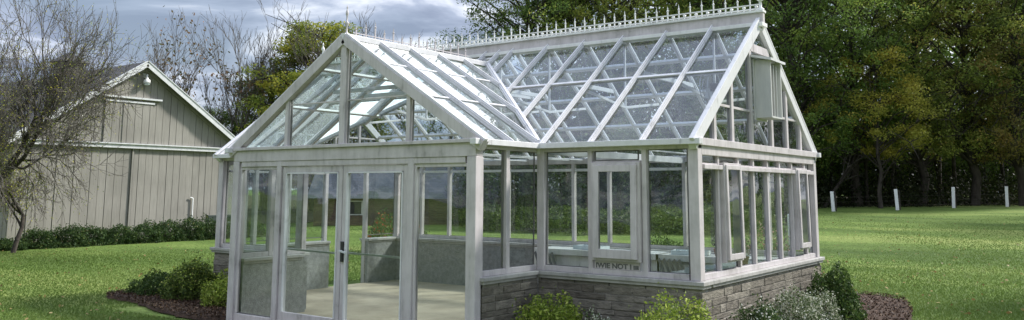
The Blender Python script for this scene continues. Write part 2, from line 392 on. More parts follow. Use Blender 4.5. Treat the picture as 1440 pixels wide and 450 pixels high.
bedL = blob_bed('planting_bed', [(-10.25, -.5), (-9.8, .3), (-8.4, .1), (-6.5, -.2), (-6.35, -1.2), (-7.3, -1.35), (-8.8, -1.0), (-9.7, -.95)], M['mulch'])
bedR = blob_bed('planting_bed', [(-2.2, -.1), (-2.1, -1.1), (-.2, -1.3), (1.0, -.9), (1.2, 1.6), (1.15, 3.8), (.95, 5.4), (.45, 6.9), (-.35, 6.9), (-.6, 5.2), (-.1, 4.3), (-.1, .0)], M['mulch'])
chips(bedL, 11000, 'left_bark_chips'); chips(bedR, 16000, 'right_bark_chips')
for o in COL.objects:
    if o.name.endswith('bark_chips'): o.name = 'bark_chips'

# real grass blades where the lawn is close enough to show them
def blades():
    rr = np.random.default_rng(5)
    def ok(P):
        x, y = P[:, 0], P[:, 1]
        g = ~((x > -8.6) & (x < .25) & (y > -1.5) & (y < 4.5))
        for poly in (bedL, bedR):
            pl = np.array(poly); ins = np.zeros(len(P), bool); j = len(pl) - 1
            for i in range(len(pl)):
                xi, yi = pl[i]; xj, yj = pl[j]
                ins ^= ((yi > y) != (yj > y)) & (x < (xj - xi) * (y - yi) / (yj - yi + 1e-12) + xi); j = i
            g &= ~ins
        return g
    cam = np.array([3.6526, -8.3933])
    n = 420000
    # polar sampling round the viewer's standpoint (denser near), two lawn sectors
    r = 10.2 + (46 - 10.2) * rr.random(n) ** 1.7
    left = rr.random(n) < .52
    a = np.where(left, rr.uniform(R(134), R(160), n), rr.uniform(R(90), R(113), n))
    P = np.stack([cam[0] + r * np.cos(a), cam[1] + r * np.sin(a)], 1)
    k = ok(P) & (rr.random(n) > ss((r - 17) / 30)); P = P[k]; r = r[k]; n = len(P)
    h = rr.uniform(.016, .042, n); w = .0055 * (1 + (r - 10) * .06); th = rr.uniform(0, 2 * math.pi, n)
    ln = rr.normal(size=(n, 2)) * .018
    z = zt(P[:, 0], P[:, 1])
    A = np.stack([P[:, 0] - np.cos(th) * w, P[:, 1] - np.sin(th) * w, z], 1)
    B = np.stack([P[:, 0] + np.cos(th) * w, P[:, 1] + np.sin(th) * w, z], 1)
    C = np.stack([P[:, 0] + ln[:, 0], P[:, 1] + ln[:, 1], z + h], 1)
    V = np.stack([A, B, C], 1).reshape(-1, 3)
    patch = .5 + .5 * np.sin(P[:, 0] * .9 + 1.3 * np.sin(P[:, 1] * .7)) * np.sin(P[:, 1] * .55 + .4)
    rn = np.clip(rr.random(n) * .55 + patch * .45, 0, 1)
    tag(fastmesh('grass', V, np.arange(3 * n).reshape(n, 3), M['blade'], rnd=rn), kind='stuff', label='short green grass blades covering the lawn', cat='grass')
blades()
def fallen():
    rr = np.random.default_rng(15); cam = np.array([3.6526, -8.3933]); n = 1500
    r = 10.5 + 30 * rr.random(n) ** 1.5; left = rr.random(n) < .5; a = np.where(left, rr.uniform(R(134), R(160), n), rr.uniform(R(90), R(110), n))
    P = np.stack([cam[0] + r * np.cos(a), cam[1] + r * np.sin(a)], 1); k = ~((P[:, 0] > -8.8) & (P[:, 0] < 1.3) & (P[:, 1] > -1.6) & (P[:, 1] < 4.6)); P = P[k]
    P = np.concatenate([P, (zt(P[:, 0], P[:, 1]) + .035)[:, None]], 1); V, F = leaves(P, rr.uniform(.035, .075, len(P)), .7, flat=.75, rng=rr)
    M['fallen'] = leaf_mat('fallen_leaf', [(0, (.12, .07, .03)), (.6, (.3, .2, .07)), (1, (.45, .36, .16))], trans=.2)
    tag(fastmesh('fallen_leaves', V, F, M['fallen'], rnd=rr.random(len(F))), 'small dry fallen leaves scattered on the lawn', 'leaves', kind='stuff')
fallen()

# ------------------------------------------------------------------ greenhouse
E_, S_ = 2.30, .84
W, D, WG, LW = 4.20, 2.04, 4.25, 1.20
H, HW = 3.91, 3.64
XI, XJ, XL = -D, -D - WG, -2 * D - WG        # inner right, inner left, main left end
XM = -D - WG / 2
SM = (H - E_) / (W / 2); SW = (HW - E_) / (WG / 2); YV = (HW - E_) / SM
gh = empty('greenhouse', (XM, 1.5, 0))
tag(gh, 'white Victorian glass greenhouse with steep gabled roofs on a grey stone base', 'greenhouse')
OFF = Vector((XM, 1.5, 0))
def gb(mb, name, m, parent=None, bevel=0., smooth=False):
    o = mb.build(name, m, parent or gh, bevel, smooth)
    par = parent or gh
    if par is gh: o.location = -OFF
    return o

gb(MB().box(XL + .1, -.1, .1, W - .1, -.1, .012).box(XJ + .05, XI - .05, -LW - .25, .1, -.1, .0115), 'floor_slab', M['concrete'])

# knee walls: (name, from, to, outward normal). Stone outside, grey render inside.
T = .18
def knee(x0, x1, y0, y1, out):
    m = MB(); t2 = T * .62
    if out in ('-y', '+y'):
        yo, yi = (y0, y1) if out == '-y' else (y1, y0); s = 1 if out == '-y' else -1
        ym = yo + s * t2
        a, b = sorted((yo, ym)); gb(MB().box(x0, x1, a, b, -.15, S_ - .045), 'base_wall', M['stone'], bevel=.006)
        a, b = sorted((ym, yi)); gb(MB().box(x0 + .002, x1 - .002, a, b, -.1, S_ - .046), 'inner_wall', M['render_wall'])
    else:
        xo, xi = (x0, x1) if out == '-x' else (x1, x0); s = 1 if out == '-x' else -1
        xm = xo + s * t2
        a, b = sorted((xo, xm)); gb(MB().box(a, b, y0, y1, -.15, S_ - .045), 'base_wall', M['stone'], bevel=.006)
        a, b = sorted((xm, xi)); gb(MB().box(a, b, y0 + .002, y1 - .002, -.1, S_ - .046), 'inner_wall', M['render_wall'])
def set_rnd(o, seed):
    me = o.data; rr = np.random.default_rng(seed); n = len(me.polygons); v = np.repeat(rr.random(n // 6 + 1), 6)[:n]
    a_ = me.attributes.new('rnd', 'FLOAT', 'FACE'); a_.data.foreach_set('value', v.astype(np.float32))
def facing(x0, x1, y0, y1, seed):
    # squared stones of uneven length and depth, standing proud of the joint
    rs = random.Random(seed); m = MB(); z = -.12; al = x1 - x0 > y1 - y0; L_ = (x1 - x0) if al else (y1 - y0)
    for hz in (.10, .075, .09, .07, .105, .08, .06, .095, .075, .09, .065, .08):
        if z > S_ - .13: break
        u = rs.uniform(-.25, 0)
        while u < L_:
            w_ = rs.uniform(.16, .52); a_, b_ = max(u + .003, 0), min(u + w_ - .003, L_); u += w_
            if b_ - a_ < .03: continue
            dd = rs.uniform(.003, .015); z0_, z1_ = z + .003 + rs.uniform(0, .004), min(z + hz - .003 + rs.uniform(-.003, .003), S_ - .088)
            if al: m.box(x0 + a_, x0 + b_, y0 - dd, y0 + .02, z0_, z1_)
            else: m.box(x1 - .02, x1 + dd, y0 + a_, y0 + b_, z0_, z1_)
        z += hz
    o = gb(m, 'stone_facing', M['block'], bevel=.007); set_rnd(o, seed)
facing(XI + .02, .0, 0, .0, 1); facing(-.01, .0, .0, W, 2); facing(XI, XI + .0, -LW + .12, -.03, 3); facing(XL, XJ - .02, 0, .0, 4)
knee(XI, 0, 0, T, '-y')                      # main front right
knee(XL, XJ, 0, T, '-y')                     # main front left
knee(-T, 0, T, W - T, '+x')                  # right gable
knee(XL, XL + T, T, 2.28, '-x'); knee(XL, XL + T, 3.24, W - T, '-x')   # left gable, a door between
knee(XL, 0, W - T, W, '+y')                  # rear
knee(XI - T, XI, -LW + .1, -.0, '+x')        # wing right
knee(XJ, XJ + T, -LW + .1, -.0, '-x')        # wing left
# sill caps
o_ = .055
def sill(x0, x1, y0, y1):
    gb(MB().box(x0, x1, y0, y1, S_ - .05, S_ - .006).box(x0 + .02, x1 - .02, y0 + .02, y1 - .02, S_ - .085, S_ - .049), 'sill', M['sill'], bevel=.006)
sill(XI + .0, o_, -o_, T + .03); sill(XL - o_, XJ - .0, -o_, T + .03)
sill(-T - .03, o_, T + .031, W - T - .031); sill(XL - o_, XL + T + .03, T + .031, 2.28); sill(XL - o_, XL + T + .03, 3.24, W - T - .031)
sill(XL - o_, o_, W - T - .03, W + o_)
sill(XI - T - .03, XI + o_, -LW + .09, -o_ - .001); sill(XJ - o_, XJ + T + .03, -LW + .09, -o_ - .001)

def post(x, y, w=.058, d=.08, z0=S_ - .006, z1=E_ - .02, m='frame', name='post'):
    gb(MB().box(x - w / 2, x + w / 2, y - d / 2, y + d / 2, z0, z1), name, M[m], bevel=.006)

# main corner and wall posts
cy = .055
for x, y, w in ((-.058, .058, .116), (-.055, W - .055, .11), (XL + .058, .058, .116), (XL + .055, W - .055, .11)):
    post(x, y, w, w)
post(XI + .03, cy, .10, .10); post(XJ - .03, cy, .12, .11)
FX = [-.645, -1.335]
for x in FX: post(x, cy); post(2 * XM - x, cy)
RY = [.62, 1.22, 1.72, 2.22, 2.68, 3.18, 3.74]
for y in RY: post(-cy, y, .06, .05)
for y in (.7, 1.4, 2.25, 3.27): post(XL + cy, y, .08, .07, z0=(.0 if y > 2 else S_ - .006))
RX = [-.7, -1.35, -2.04, -2.72, -3.4, -4.1, -4.8, -5.5, -6.2, -6.9, -7.6]
for x in RX: post(x, W - cy, .055, .08)
# wing
yf = -LW
for x, w in ((XJ + .062, .124), (XI - .062, .124)): post(x, yf + .071, w, .14, z0=-.05, z1=E_ - .172)
for x in (-5.33, -3.0): post(x, yf + .06, .09, .105, z0=-.05, z1=E_ - .172)
for y in (-.58,): post(XI - cy, y, .08, .07); post(XJ + cy, y, .08, .07)

# eave beams and gutters
def bx(name, m, *a, bevel=.005): return gb(MB().box(*a), name, M[m], bevel=bevel)
for x0, x1 in ((XI + .0, 0), (XL, XJ)):
    bx('eave_beam', 'frame', x0, x1, .012, .1, E_ - .085, E_)
    bx('gutter', 'bar', x0 - (.0 if x0 == XI else .06), x1 + (.06 if x1 == 0 else 0), -.085, .005, E_ - .045, E_ + .02)
bx('eave_beam', 'frame', XL, 0, W - .1, W - .012, E_ - .085, E_); bx('gutter', 'bar', XL - .06, .06, W - .005, W + .085, E_ - .045, E_ + .02)
for x0, x1, g0, g1 in ((XI - .1, XI - .012, XI - .005, XI + .075), (XJ + .012, XJ + .1, XJ - .075, XJ + .005)):
    bx('eave_beam', 'frame', x0, x1, -LW + .13, .01, E_ - .085, E_)
    bx('gutter', 'bar', g0, g1, -LW - .1, -.087, E_ - .045, E_ + .02)
# gable tie beams
gb(MB().box(-.1, .0, .1, W - .1, E_ - .15, E_ - .0).box(-.05, .028, .02, W - .02, E_ - .05, E_ + .03).box(-.09, .012, .15, W - .15, E_ - .30, E_ - .25), 'gable_beam', M['frame'], bevel=.005)
gb(MB().box(XL, XL + .1, .1, W - .1, E_ - .15, E_), 'gable_beam', M['frame'], bevel=.005)
gb(MB().box(XJ + .002, XI - .002, yf + .002, yf + .13, E_ - .17, E_ - .021).box(XJ - .02, XI + .02, yf - .03, yf + .1, E_ - .02, E_ + .022).box(XJ + .16, XI - .16, yf + .012, yf + .11, E_ - .24, E_ - .171), 'gable_beam', M['frame'], bevel=.005)
# transoms
TZ = 2.05
def bar(name, a, b, w=.04, h=.05, m='frame', up=(0, 0, 1), off=0):
    mb = MB().beam(a, b, w, h, up, off)
    if name in ('rafter', 'valley_bar'): mb.beam(a, b, w * .42, .016, up, off + h / 2 + .0085).beam(a, b, w * 1.25, .008, up, off - h * .1)
    return gb(mb, name, M[m], bevel=.003)
bar('transom', (XL, W - cy, TZ + .06), (-.1, W - cy, TZ + .06), .05, .045, 'bar')
bar('transom', (-cy, .15, TZ), (-cy, W - .15, TZ), .05, .035)
bar('transom', (-1.3, cy, TZ + .02), (-.7, cy, TZ + .02), .06, .05)
bar('transom', (XL + cy, .15, TZ), (XL + cy, 2.25, TZ), .05, .035)
# bottom rails on the sills
for a, b in (((XI + .08, cy, S_ + .025), (-.14, cy, S_ + .025)), ((XL + .14, cy, S_ + .025), (XJ - .08, cy, S_ + .025)), ((-cy, .14, S_ + .025), (-cy, W - .14, S_ + .025)),
             ((XL + .14, W - cy, S_ + .025), (-.14, W - cy, S_ + .025)), ((XI - cy, -LW + .14, S_ + .025), (XI - cy, .0, S_ + .025)), ((XJ + cy, -LW + .14, S_ + .025), (XJ + cy, .0, S_ + .025))):
    bar('bottom_rail', a, b, .07, .06)

# --- wall panes
rp = np.random.default_rng(21)
def pane(pts, m='gwall', name='glass_pane'):
    # tiny individual tilt so each pane catches its own reflection
    c = sum((Vector(p) for p in pts), Vector()) / len(pts)
    n = (Vector(pts[1]) - Vector(pts[0])).cross(Vector(pts[2]) - Vector(pts[0])).normalized()
    t = Vector(rp.normal(size=3) * .009)
    q = [Vector(p) + n * (Vector(p) - c).dot(t) for p in pts]
    mb = MB(); mb.poly(q); o = gb(mb, name, M[m])
    if m == 'gwall':
        g_ = MB()
        for i in range(len(q)):
            a_, b_ = q[i], q[(i + 1) % len(q)]
            if (b_ - a_).length > .08: dr = (b_ - a_).normalized() * .004; inn = (c - (a_ + b_) / 2); inn -= inn.project(b_ - a_); inn = inn.normalized() * .007; g_.beam(a_ + dr + inn, b_ - dr + inn, .014, .012, n)
        g_.build('gasket', M['gasket'], o)
    return o
def wall_panes(axis, fixed, edges, z0, z1, skip=()):
    for i in range(len(edges) - 1):
        if i in skip: continue
        a, b = edges[i], edges[i + 1]
        if axis == 'x': pane([(a, fixed, z0), (b, fixed, z0), (b, fixed, z1), (a, fixed, z1)])
        else: pane([(fixed, a, z0), (fixed, b, z0), (fixed, b, z1), (fixed, a, z1)])
zt0, zt1 = S_ + .05, E_ - .08
wall_panes('x', cy + .01, [XI + .08, FX[1], FX[0], -.14], zt0, zt1, skip=(1,))
wall_panes('x', cy + .01, [XL + .14, 2 * XM - FX[0], 2 * XM - FX[1], XJ - .08], zt0, zt1)
wall_panes('y', -cy - .01, [.14] + RY + [W - .14], zt0, zt1, skip=(1, 6))
wall_panes('x', W - cy, [XL + .14] + RX[::-1] + [-.14], zt0, zt1)
wall_panes('y', XL + cy, [.14, .7, 1.4, 2.25], zt0, zt1); wall_panes('y', XL + cy, [3.27, W - .14], zt0, zt1)
wall_panes('y', XI - cy, [-LW + .14, -.58, -.0], zt0, zt1); wall_panes('y', XJ + cy, [-LW + .14, -.58, -.0], zt0, zt1)
# wing front full-height panes beside the doors
for a, b in ((XJ + .124, -5.375), (-2.955, XI - .124)):
    pane([(a, yf + .06, .12), (b, yf + .06, .12), (b, yf + .06, E_ - .24), (a, yf + .06, E_ - .24)])
    bar('bottom_rail', (a, yf + .06, .06), (b, yf + .06, .06), .07, .12)
    gb(MB().box(a, a + .03, yf + .03, yf + .09, .12, E_ - .24).box(b - .03, b, yf + .03, yf + .09, .12, E_ - .24).box(a + .03, b - .03, yf + .03, yf + .09, E_ - .28, E_ - .24), 'sash', M['frame'], bevel=.004)

# --- glazed double doors in the wing
def leaf(x0, x1, hinge_left):
    d = MB(); z0, z1 = .02, E_ - .245; y0, y1 = yf + .03, yf + .075; s = .07
    d.box(x0, x0 + s, y0, y1, z0, z1).box(x1 - s, x1, y0, y1, z0, z1).box(x0 + s, x1 - s, y0 + .001, y1 - .001, z1 - .075, z1).box(x0 + s, x1 - s, y0 + .001, y1 - .001, z0, z0 + .2)
    o = gb(d, 'door', M['frame'], bevel=.005)
    g = MB(); g.quad((x0 + s, yf + .05, z0 + .2), (x1 - s, yf + .05, z0 + .2), (x1 - s, yf + .05, z1 - .075), (x0 + s, yf + .05, z1 - .075)); g.build('glass_pane', M['gwall'], o)
    g = MB(); g.box(x0 + s, x0 + s + .018, yf + .022, yf + .078, z0 + .2, z1 - .09).box(x1 - s - .018, x1 - s, yf + .022, yf + .078, z0 + .2, z1 - .09).box(x0 + s + .018, x1 - s - .018, yf + .022, yf + .078, z1 - .093, z1 - .0755); g.build('glazing_bead', M['bar'], o)
    MB().beam((x0 + s - .02, yf + .10, 1.0), (x1 - s + .02, yf + .10, .985), .02, .022).build('push_bar', M['metal'], o)
    if not hinge_left:
        MB().box(x0 + .012, x0 + .055, yf + .005, yf + .03, .9, 1.14).build('handle_plate', M['blackmetal'], o, bevel=.004)
        MB().beam((x0 + .035, yf - .02, 1.03), (x0 + .15, yf - .025, 1.01), .02, .02).beam((x0 + .035, yf + .01, 1.03), (x0 + .035, yf - .03, 1.03), .02, .02).build('handle', M['metal'], o)
    return o
leaf(-5.27, -4.145, True); leaf(-4.135, -3.06, False)

# --- casement windows: frame, sash pushed open at the foot, glass
def casement(wall, a, b, z0, z1, open_=.10, fx=0., infl=.07, s=.055):
    """wall 'x': along x at y=fx facing -y ; 'y': along y at x=fx facing +x"""
    def P(u, d, z): return (u, fx - d, z) if wall == 'x' else (fx + d, u, z)
    def B(mb, u0, u1, d0, d1, z0, z1, tilt=None):
        pts = []
        for z in (z0, z1):
            for u, d in ((u0, d0), (u1, d0), (u1, d1), (u0, d1)):
                dd = d + (tilt(z) if tilt else 0); pts.append(P(u, dd, z))
        mb.hexa(pts)
    f = MB(); t = infl
    B(f, a, a + t, -.08, .02, z0, z1); B(f, b - t, b, -.08, .02, z0, z1); B(f, a + t, b - t, -.078, .018, z1 - t, z1); B(f, a + t, b - t, -.078, .018, z0, z0 + t)
    o = gb(f, 'casement_window', M['frame'], bevel=.004)
    tl = lambda z: .004 + open_ * (z1 - z) / (z1 - z0)
    a1, b1, z0b, z1b = a + t * .55, b - t * .55, z0 + t * .5, z1 - t * .5
    q = MB(); B(q, a1, a1 + s, 0, .035, z0b, z1b, tl); B(q, b1 - s, b1, 0, .035, z0b, z1b, tl); B(q, a1 + s, b1 - s, .001, .034, z1b - s, z1b, tl); B(q, a1 + s, b1 - s, .001, .034, z0b, z0b + s * 1.3, tl)
    sa = q.build('sash', M['frame'], o, bevel=.004)
    g = MB(); g.quad(P(a1 + s, .018 + tl(z0b + s), z0b + s), P(b1 - s, .018 + tl(z0b + s), z0b + s), P(b1 - s, .018 + tl(z1b - s), z1b - s), P(a1 + s, .018 + tl(z1b - s), z1b - s)); g.build('glass_pane', M['gwall'], sa)
    return o
casement('x', -1.30, -.68, .99, 2.08, open_=.018, fx=.0, infl=.06, s=.075)
casement('y', .66, 1.18, .98, 2.08, open_=.015, fx=.0, infl=.05, s=.05)
casement('y', 3.22, 3.70, .98, 2.08, open_=.015, fx=.0, infl=.05, s=.05)
pane([(-1.29, cy, 2.1), (-.72, cy, 2.1), (-.72, cy, E_ - .085), (-1.29, cy, E_ - .085)])
for a, b in ((.66, 1.18), (3.22, 3.70)):
    pane([(-cy, a, 2.1), (-cy, b, 2.1), (-cy, b, E_ - .15), (-cy, a, E_ - .15)]); pane([(-cy, a, S_ + .05), (-cy, b, S_ + .05), (-cy, b, 1.01), (-cy, a, 1.01)])
# low sign board pane beneath the front casement
sb = gb(MB().box(-1.29, -.72, cy - .02, cy - .005, S_ + .056, .985), 'sign_panel', M['frame'], bevel=.003)
sb['label'] = 'low grey strip with worn dark lettering under the front casement'
cu = bpy.data.curves.new('lettering', 'FONT'); cu.body = 'IWIE NOT I'; cu.size = .076; cu.extrude = .001; cu.offset = .003
to = bpy.data.objects.new('lettering', cu); COL.objects.link(to)
dg = bpy.context.evaluated_depsgraph_get(); me = bpy.data.meshes.new_from_object(to.evaluated_get(dg)); bpy.data.objects.remove(to)
me.materials.clear(); me.materials.append(M['letter'])
lt = bpy.data.objects.new('lettering', me); COL.objects.link(lt); lt.parent = sb; lt.rotation_euler = (R(90), 0, 0)
wx = max(v.co.x for v in me.vertices); lt.scale = (.45 / wx, 1, 1); lt.location = (-1.275, cy - .0225, S_ + .068)
MB().box(-.80, -.735, cy - .023, cy - .0205, S_ + .066, .95).build('dark_patch', M['letter'], sb)

# --- roofs
def zmain(y): return E_ + SM * (y if y <= W / 2 else W - y)
def zwing(x): return E_ + SW * (WG / 2 - abs(x - XM))
nF = Vector((0, -SM, 1)).normalized(); nB = Vector((0, SM, 1)).normalized()
nR = Vector((SW, 0, 1)).normalized(); nL = Vector((-SW, 0, 1)).normalized()
MX = [-.65, -1.31, -1.98, -2.62, -3.26, -3.9]
MX = MX + [2 * XM - x for x in MX[::-1]]
def valley_y(x):                              # y of valley on the front slope above the wing
    t = WG / 2 - abs(x - XM)
    return 0 if t <= 0 else YV * t / (WG / 2)
RT = H
for x in MX:
    y0 = valley_y(x) if XJ < x < XI else -.03
    bar('rafter', (x, y0, zmain(y0)), (x, W / 2, RT), .045, .06, 'bar', nF, .01)
for x in MX + [XM]:
    bar('rafter', (x, W + .03, zmain(W + .03)), (x, W / 2, RT), .045, .06, 'bar', nB, .01)
    if x == XM: bar('rafter', (x, YV, HW), (x, W / 2, RT), .045, .06, 'bar', nF, .01)
# barge rafters at both main gables: inner board, outer capping in two steps
for x in (-.04, XL + .04):
    sgn = 1 if x > XM else -1
    for n_, y0, in ((nF, -.06), (nB, W + .06)):
        bar('barge_rafter', (x, y0, zmain(y0)), (x, W / 2, H), .085, .11, 'bar', n_, -.01)
        bar('barge_capping', (x + .02 * sgn, y0, zmain(y0)), (x + .02 * sgn, W / 2, H), .05, .03, 'bar', n_, .065)
# valleys
for xa in (XI, XJ):
    bar('valley_bar', (xa, 0, E_ + .01), (XM, YV, HW + .01), .075, .05, 'bar', (0, 0, 1), .02)
# wing rafters
WY = [-.58, 0., .58, 1.16]
for y in WY:
    for s in (1, -1):
        t = 1 - max(0, y) / YV; xe = XM + s * (WG / 2) * t + (s * .03 if y <= 0 else 0)
        bar('rafter', (xe, y, zwing(xe)), (XM, y, HW), .05, .06, 'bar', nR if s > 0 else nL, .01)
for s, n_ in ((1, nR), (-1, nL)):
    xe = XM + s * (WG / 2 + .09)
    bar('barge_rafter', (xe, yf + .03, zwing(xe)), (XM, yf + .03, HW), .10, .12, 'frame', n_, -.005)
    bar('barge_capping', (xe, yf + .02, zwing(xe)), (XM, yf + .02, HW), .05, .025, 'bar', n_, .068)
# purlins
def yz(f): y = W / 2 * f; return y, zmain(y)
for f in (.55,):
    y, z = yz(f)
    xv = XM + (WG / 2) * (1 - y / YV)
    bar('purlin', (xv, y, z), (-.05, y, z), .045, .045, 'bar', nF, -.005)
    bar('purlin', (XL + .05, y, z), (2 * XM - xv, y, z), .05, .045, 'bar', nF, -.005)
for f in (.3, .55, .8):
    y, z = yz(f); bar('purlin', (XL + .05, W - y, z), (-.05, W - y, z), .05, .045, 'bar', nB, -.005)
for f in (.42, .75):
    for s, n_ in ((1, nR), (-1, nL)):
        x = XM + s * WG / 2 * (1 - f); yv = YV * f
        bar('purlin', (x, yf + .08, zwing(x)), (x, yv, zwing(x)), .035, .035, 'bar', n_, -.005)
# ridges
bar('ridge_beam', (XL - .02, W / 2, H + .045), (.04, W / 2, H + .045), .07, .17, 'frame')
bar('ridge_capping', (XL - .03, W / 2, H + .145), (.05, W / 2, H + .145), .13, .03, 'crest')
bar('ridge_flashing', (XL - .03, W / 2, H - .03), (.05, W / 2, H - .03), .19, .05, 'crest')
bar('ridge_beam', (XM, yf - .02, HW + .03), (XM, YV + .05, HW + .03), .07, .07, 'bar')
# collar ties and braces inside
for x in MX[::2] + [XM]:
    y1_, z1_ = yz(.5); zc = zmain(W / 2 * .62) - .05
    for s in (0, 1):
        bar('truss_brace', (x, W * s + (1 - 2 * s) * y1_, z1_ - .05), (x, W / 2, E_ + .62), .025, .035, 'bar')
    bar('truss_post', (x + .001, W / 2, E_ + .60), (x + .001, W / 2, H - .08), .025, .03, 'bar', (0, 1, 0))
for x in MX[1::2] + [XM]:
    y, z = yz(.62); bar('collar_tie', (x, y, z - .03), (x, W - y, z - .03), .035, .06, 'bar')
    bar('tie_rod', (x, .08, E_ - .02), (x, W - .08, E_ - .02), .02, .02, 'bar')
for y in (-.58, 0., ):
    bar('collar_tie', (XM - .85, y, zwing(XM - .85) - .03), (XM + .85, y, zwing(XM - .85) - .03), .03, .05, 'bar')
for xa in (XI, XJ):
    bar('valley_beam', (xa, .0, E_ - .06), (xa, W - .05, E_ - .06), .05, .09, 'bar')
# roof glass, one pane per bay
def roofpane(pts, m): return pane(pts, m, 'roof_pane')
xs = [-.05] + MX[:3]
for i in range(3):
    a, b = xs[i], xs[i + 1]
    for y0, y1 in ((-.04, W * .275), (W * .275, W / 2 - .02)):
        for p_, q_ in ((a, b), (2 * XM - b, 2 * XM - a)):
            roofpane([(p_, y0, zmain(y0)), (p_, y1, zmain(y1)), (q_, y1, zmain(y1)), (q_, y0, zmain(y0))], 'groof')
xs = [XI] + MX[3:6] + [XM]
for i in range(4):
    a, b = xs[i], xs[i + 1]; ya, yb = valley_y(a), valley_y(b); y1 = W / 2 - .02
    roofpane([(a, ya, zmain(ya)), (a, y1, zmain(y1)), (b, y1, zmain(y1)), (b, yb, zmain(yb))], 'groof')
    a2, b2 = 2 * XM - a, 2 * XM - b
    roofpane([(a2, ya, zmain(ya)), (a2, y1, zmain(y1)), (b2, y1, zmain(y1)), (b2, yb, zmain(yb))], 'groof')
a, b = XI, MX[2]
roofpane([(a, 0, zmain(0)), (a, W / 2 - .02, zmain(W / 2 - .02)), (b, W / 2 - .02, zmain(W / 2 - .02)), (b, -.0, zmain(0))], 'groof')
xs = [XL + .05] + MX[::-1][:6] + [XM] + MX[5::-1] + [-.05]
for i in range(len(xs) - 1):
    a, b = xs[i], xs[i + 1]; y0, y1 = W + .04, W / 2 + .02
    roofpane([(a, y0, zmain(y0)), (b, y0, zmain(y0)), (b, y1, zmain(y1)), (a, y1, zmain(y1))], 'groof')
ys = [yf + .06] + WY + [YV]
for i in range(len(ys) - 1):
    for s in (1, -1):
        y0, y1 = ys[i], ys[i + 1]
        x0 = XM + s * ((WG / 2) * (1 - max(0, y0) / YV) + (.04 if y1 <= 0 else 0)); x1 = XM + s * ((WG / 2) * (1 - max(0, y1) / YV) + (.04 if y1 <= 0 else 0)); xr = XM + s * .02
        roofpane([(x0, y0, zwing(x0)), (x1, y1, zwing(x1)), (xr, y1, zwing(xr)), (xr, y0, zwing(xr))], 'gwing')
# gable glazing and studs: wing front
def stud(name, a, b, w, d, m='frame', up=(0, 1, 0)): return gb(MB().beam(a, b, w, d, up), name, M[m], bevel=.004)
stud('king_post', (XM, yf + .05, E_), (XM, yf + .05, HW - .06), .095, .10)
for x in (-5.22, -3.06): stud('gable_stud', (x, yf + .05, E_), (x, yf + .05, zwing(x) - .06), .06, .08)
def gp(xa, xb): pane([(xa, yf + .05, E_), (xb, yf + .05, E_), (xb, yf + .05, zwing(xb) - .04), (xa, yf + .05, zwing(xa) - .04)])
for a, b in ((XJ + .05, -5.26), (-5.18, XM - .06), (XM + .06, -3.1), (-3.02, XI - .05)): gp(a, b)
for a, b in ((-5.18, XM - .06), (XM + .06, -3.1)): bar('glazing_bar', (a, yf + .05, 2.86), (b, yf + .05, 2.86), .025, .02)
# main gables
GY = [.55, 1.08, 1.72, 2.45, 3.05, 3.62]
for xg, sg in ((-.05, 1), (XL + .05, -1)):
    for y in GY: stud('gable_stud', (xg, y, E_), (xg, y, zmain(y) - .06), .07 if sg > 0 else .05, .06, up=(1, 0, 0))
    ed = [.05] + GY + [W - .05]
    for i in range(len(ed) - 1):
        a, b = ed[i], ed[i + 1]; pt = [(xg, a, E_), (xg, b, E_), (xg, b, zmain(b) - .03)]
        if a < W / 2 < b: pt.append((xg, W / 2, H - .04))
        pt.append((xg, a, zmain(a) - .03)); pane(pt)
    bar('glazing_bar', (xg, .62, 2.74), (xg, W - .62, 2.74), .03, .03)
gb(MB().prism([(W / 2 - .42, 3.50), (W / 2 + .42, 3.50), (W / 2 + .30, 3.60), (W / 2 - .30, 3.60)], 'x', -.07, -.02), 'gable_board', M['frame'])

# ridge cresting with spikes and cast rosettes
cr = gb(MB().beam((XL, W / 2, H + .19), (.02, W / 2, H + .19), .014, .014).beam((XL, W / 2, H + .245), (.02, W / 2, H + .245), .014, .014), 'ridge_cresting', M['crest'])
def spike(h, w=.015):
    m = MB(); m.beam((0, 0, 0), (0, 0, h * .86), w, w, (0, 1, 0))
    m.lathe([(.004, 0), (.016, .012), (.017, .022), (.006, .034), (.008, .045), (.001, .09)], (0, 0, h * .80), 6)
    return m
def rosette():
    m = MB(); m.lathe([(.004, -.022), (.02, -.010), (.025, 0), (.02, .010), (.004, .022)], (0, 0, 0), 8); m.beam((0, 0, -.055), (0, 0, .035), .012, .012, (0, 1, 0)); return m
sp = spike(.18).build('spike', M['crest'], cr); ro = rosette().build('rosette', M['crest'], cr)
n_sp = 50; st = (0 - XL) / n_sp
for i in range(n_sp):
    x = XL + .03 + i * st
    o = sp if i == 0 else sp.copy(); o2 = ro if i == 0 else ro.copy()
    if i: COL.objects.link(o); COL.objects.link(o2)
    o.location = (x, W / 2, H + .155); o.scale = (1, 1, 1 + .05 * math.sin(i * 7.3)); o2.location = (x + st / 2, W / 2, H + .215)
    o.parent = cr; o2.parent = cr
def finial(h):
    return MB().lathe([(.045, 0), (.05, .03), (.02, .05), (.018, .13), (.045, .15), (.05, .165), (.02, .185), (.016, .25), (.034, .28), (.03, .31), (.012, .34), (.01, h * .86), (.018, h * .9), (.002, h)], n=12)
for x in (.0, XL + .02):
    f = finial(.42).build('finial', M['crest'], gh, smooth=True); f.location = Vector((x, W / 2, H + .15)) - OFF
f = finial(.40).build('finial', M['frame'], gh, smooth=True); f.scale = (.6, .6, 1); f.location = Vector((XM, yf + .04, HW + .04)) - OFF
cr2 = gb(MB().beam((XM, yf + .15, HW + .10), (XM, 1.3, HW + .10), .01, .01), 'ridge_cresting', M['frame'])
sp2 = spike(.17, .016).build('spike', M['frame'], cr2)
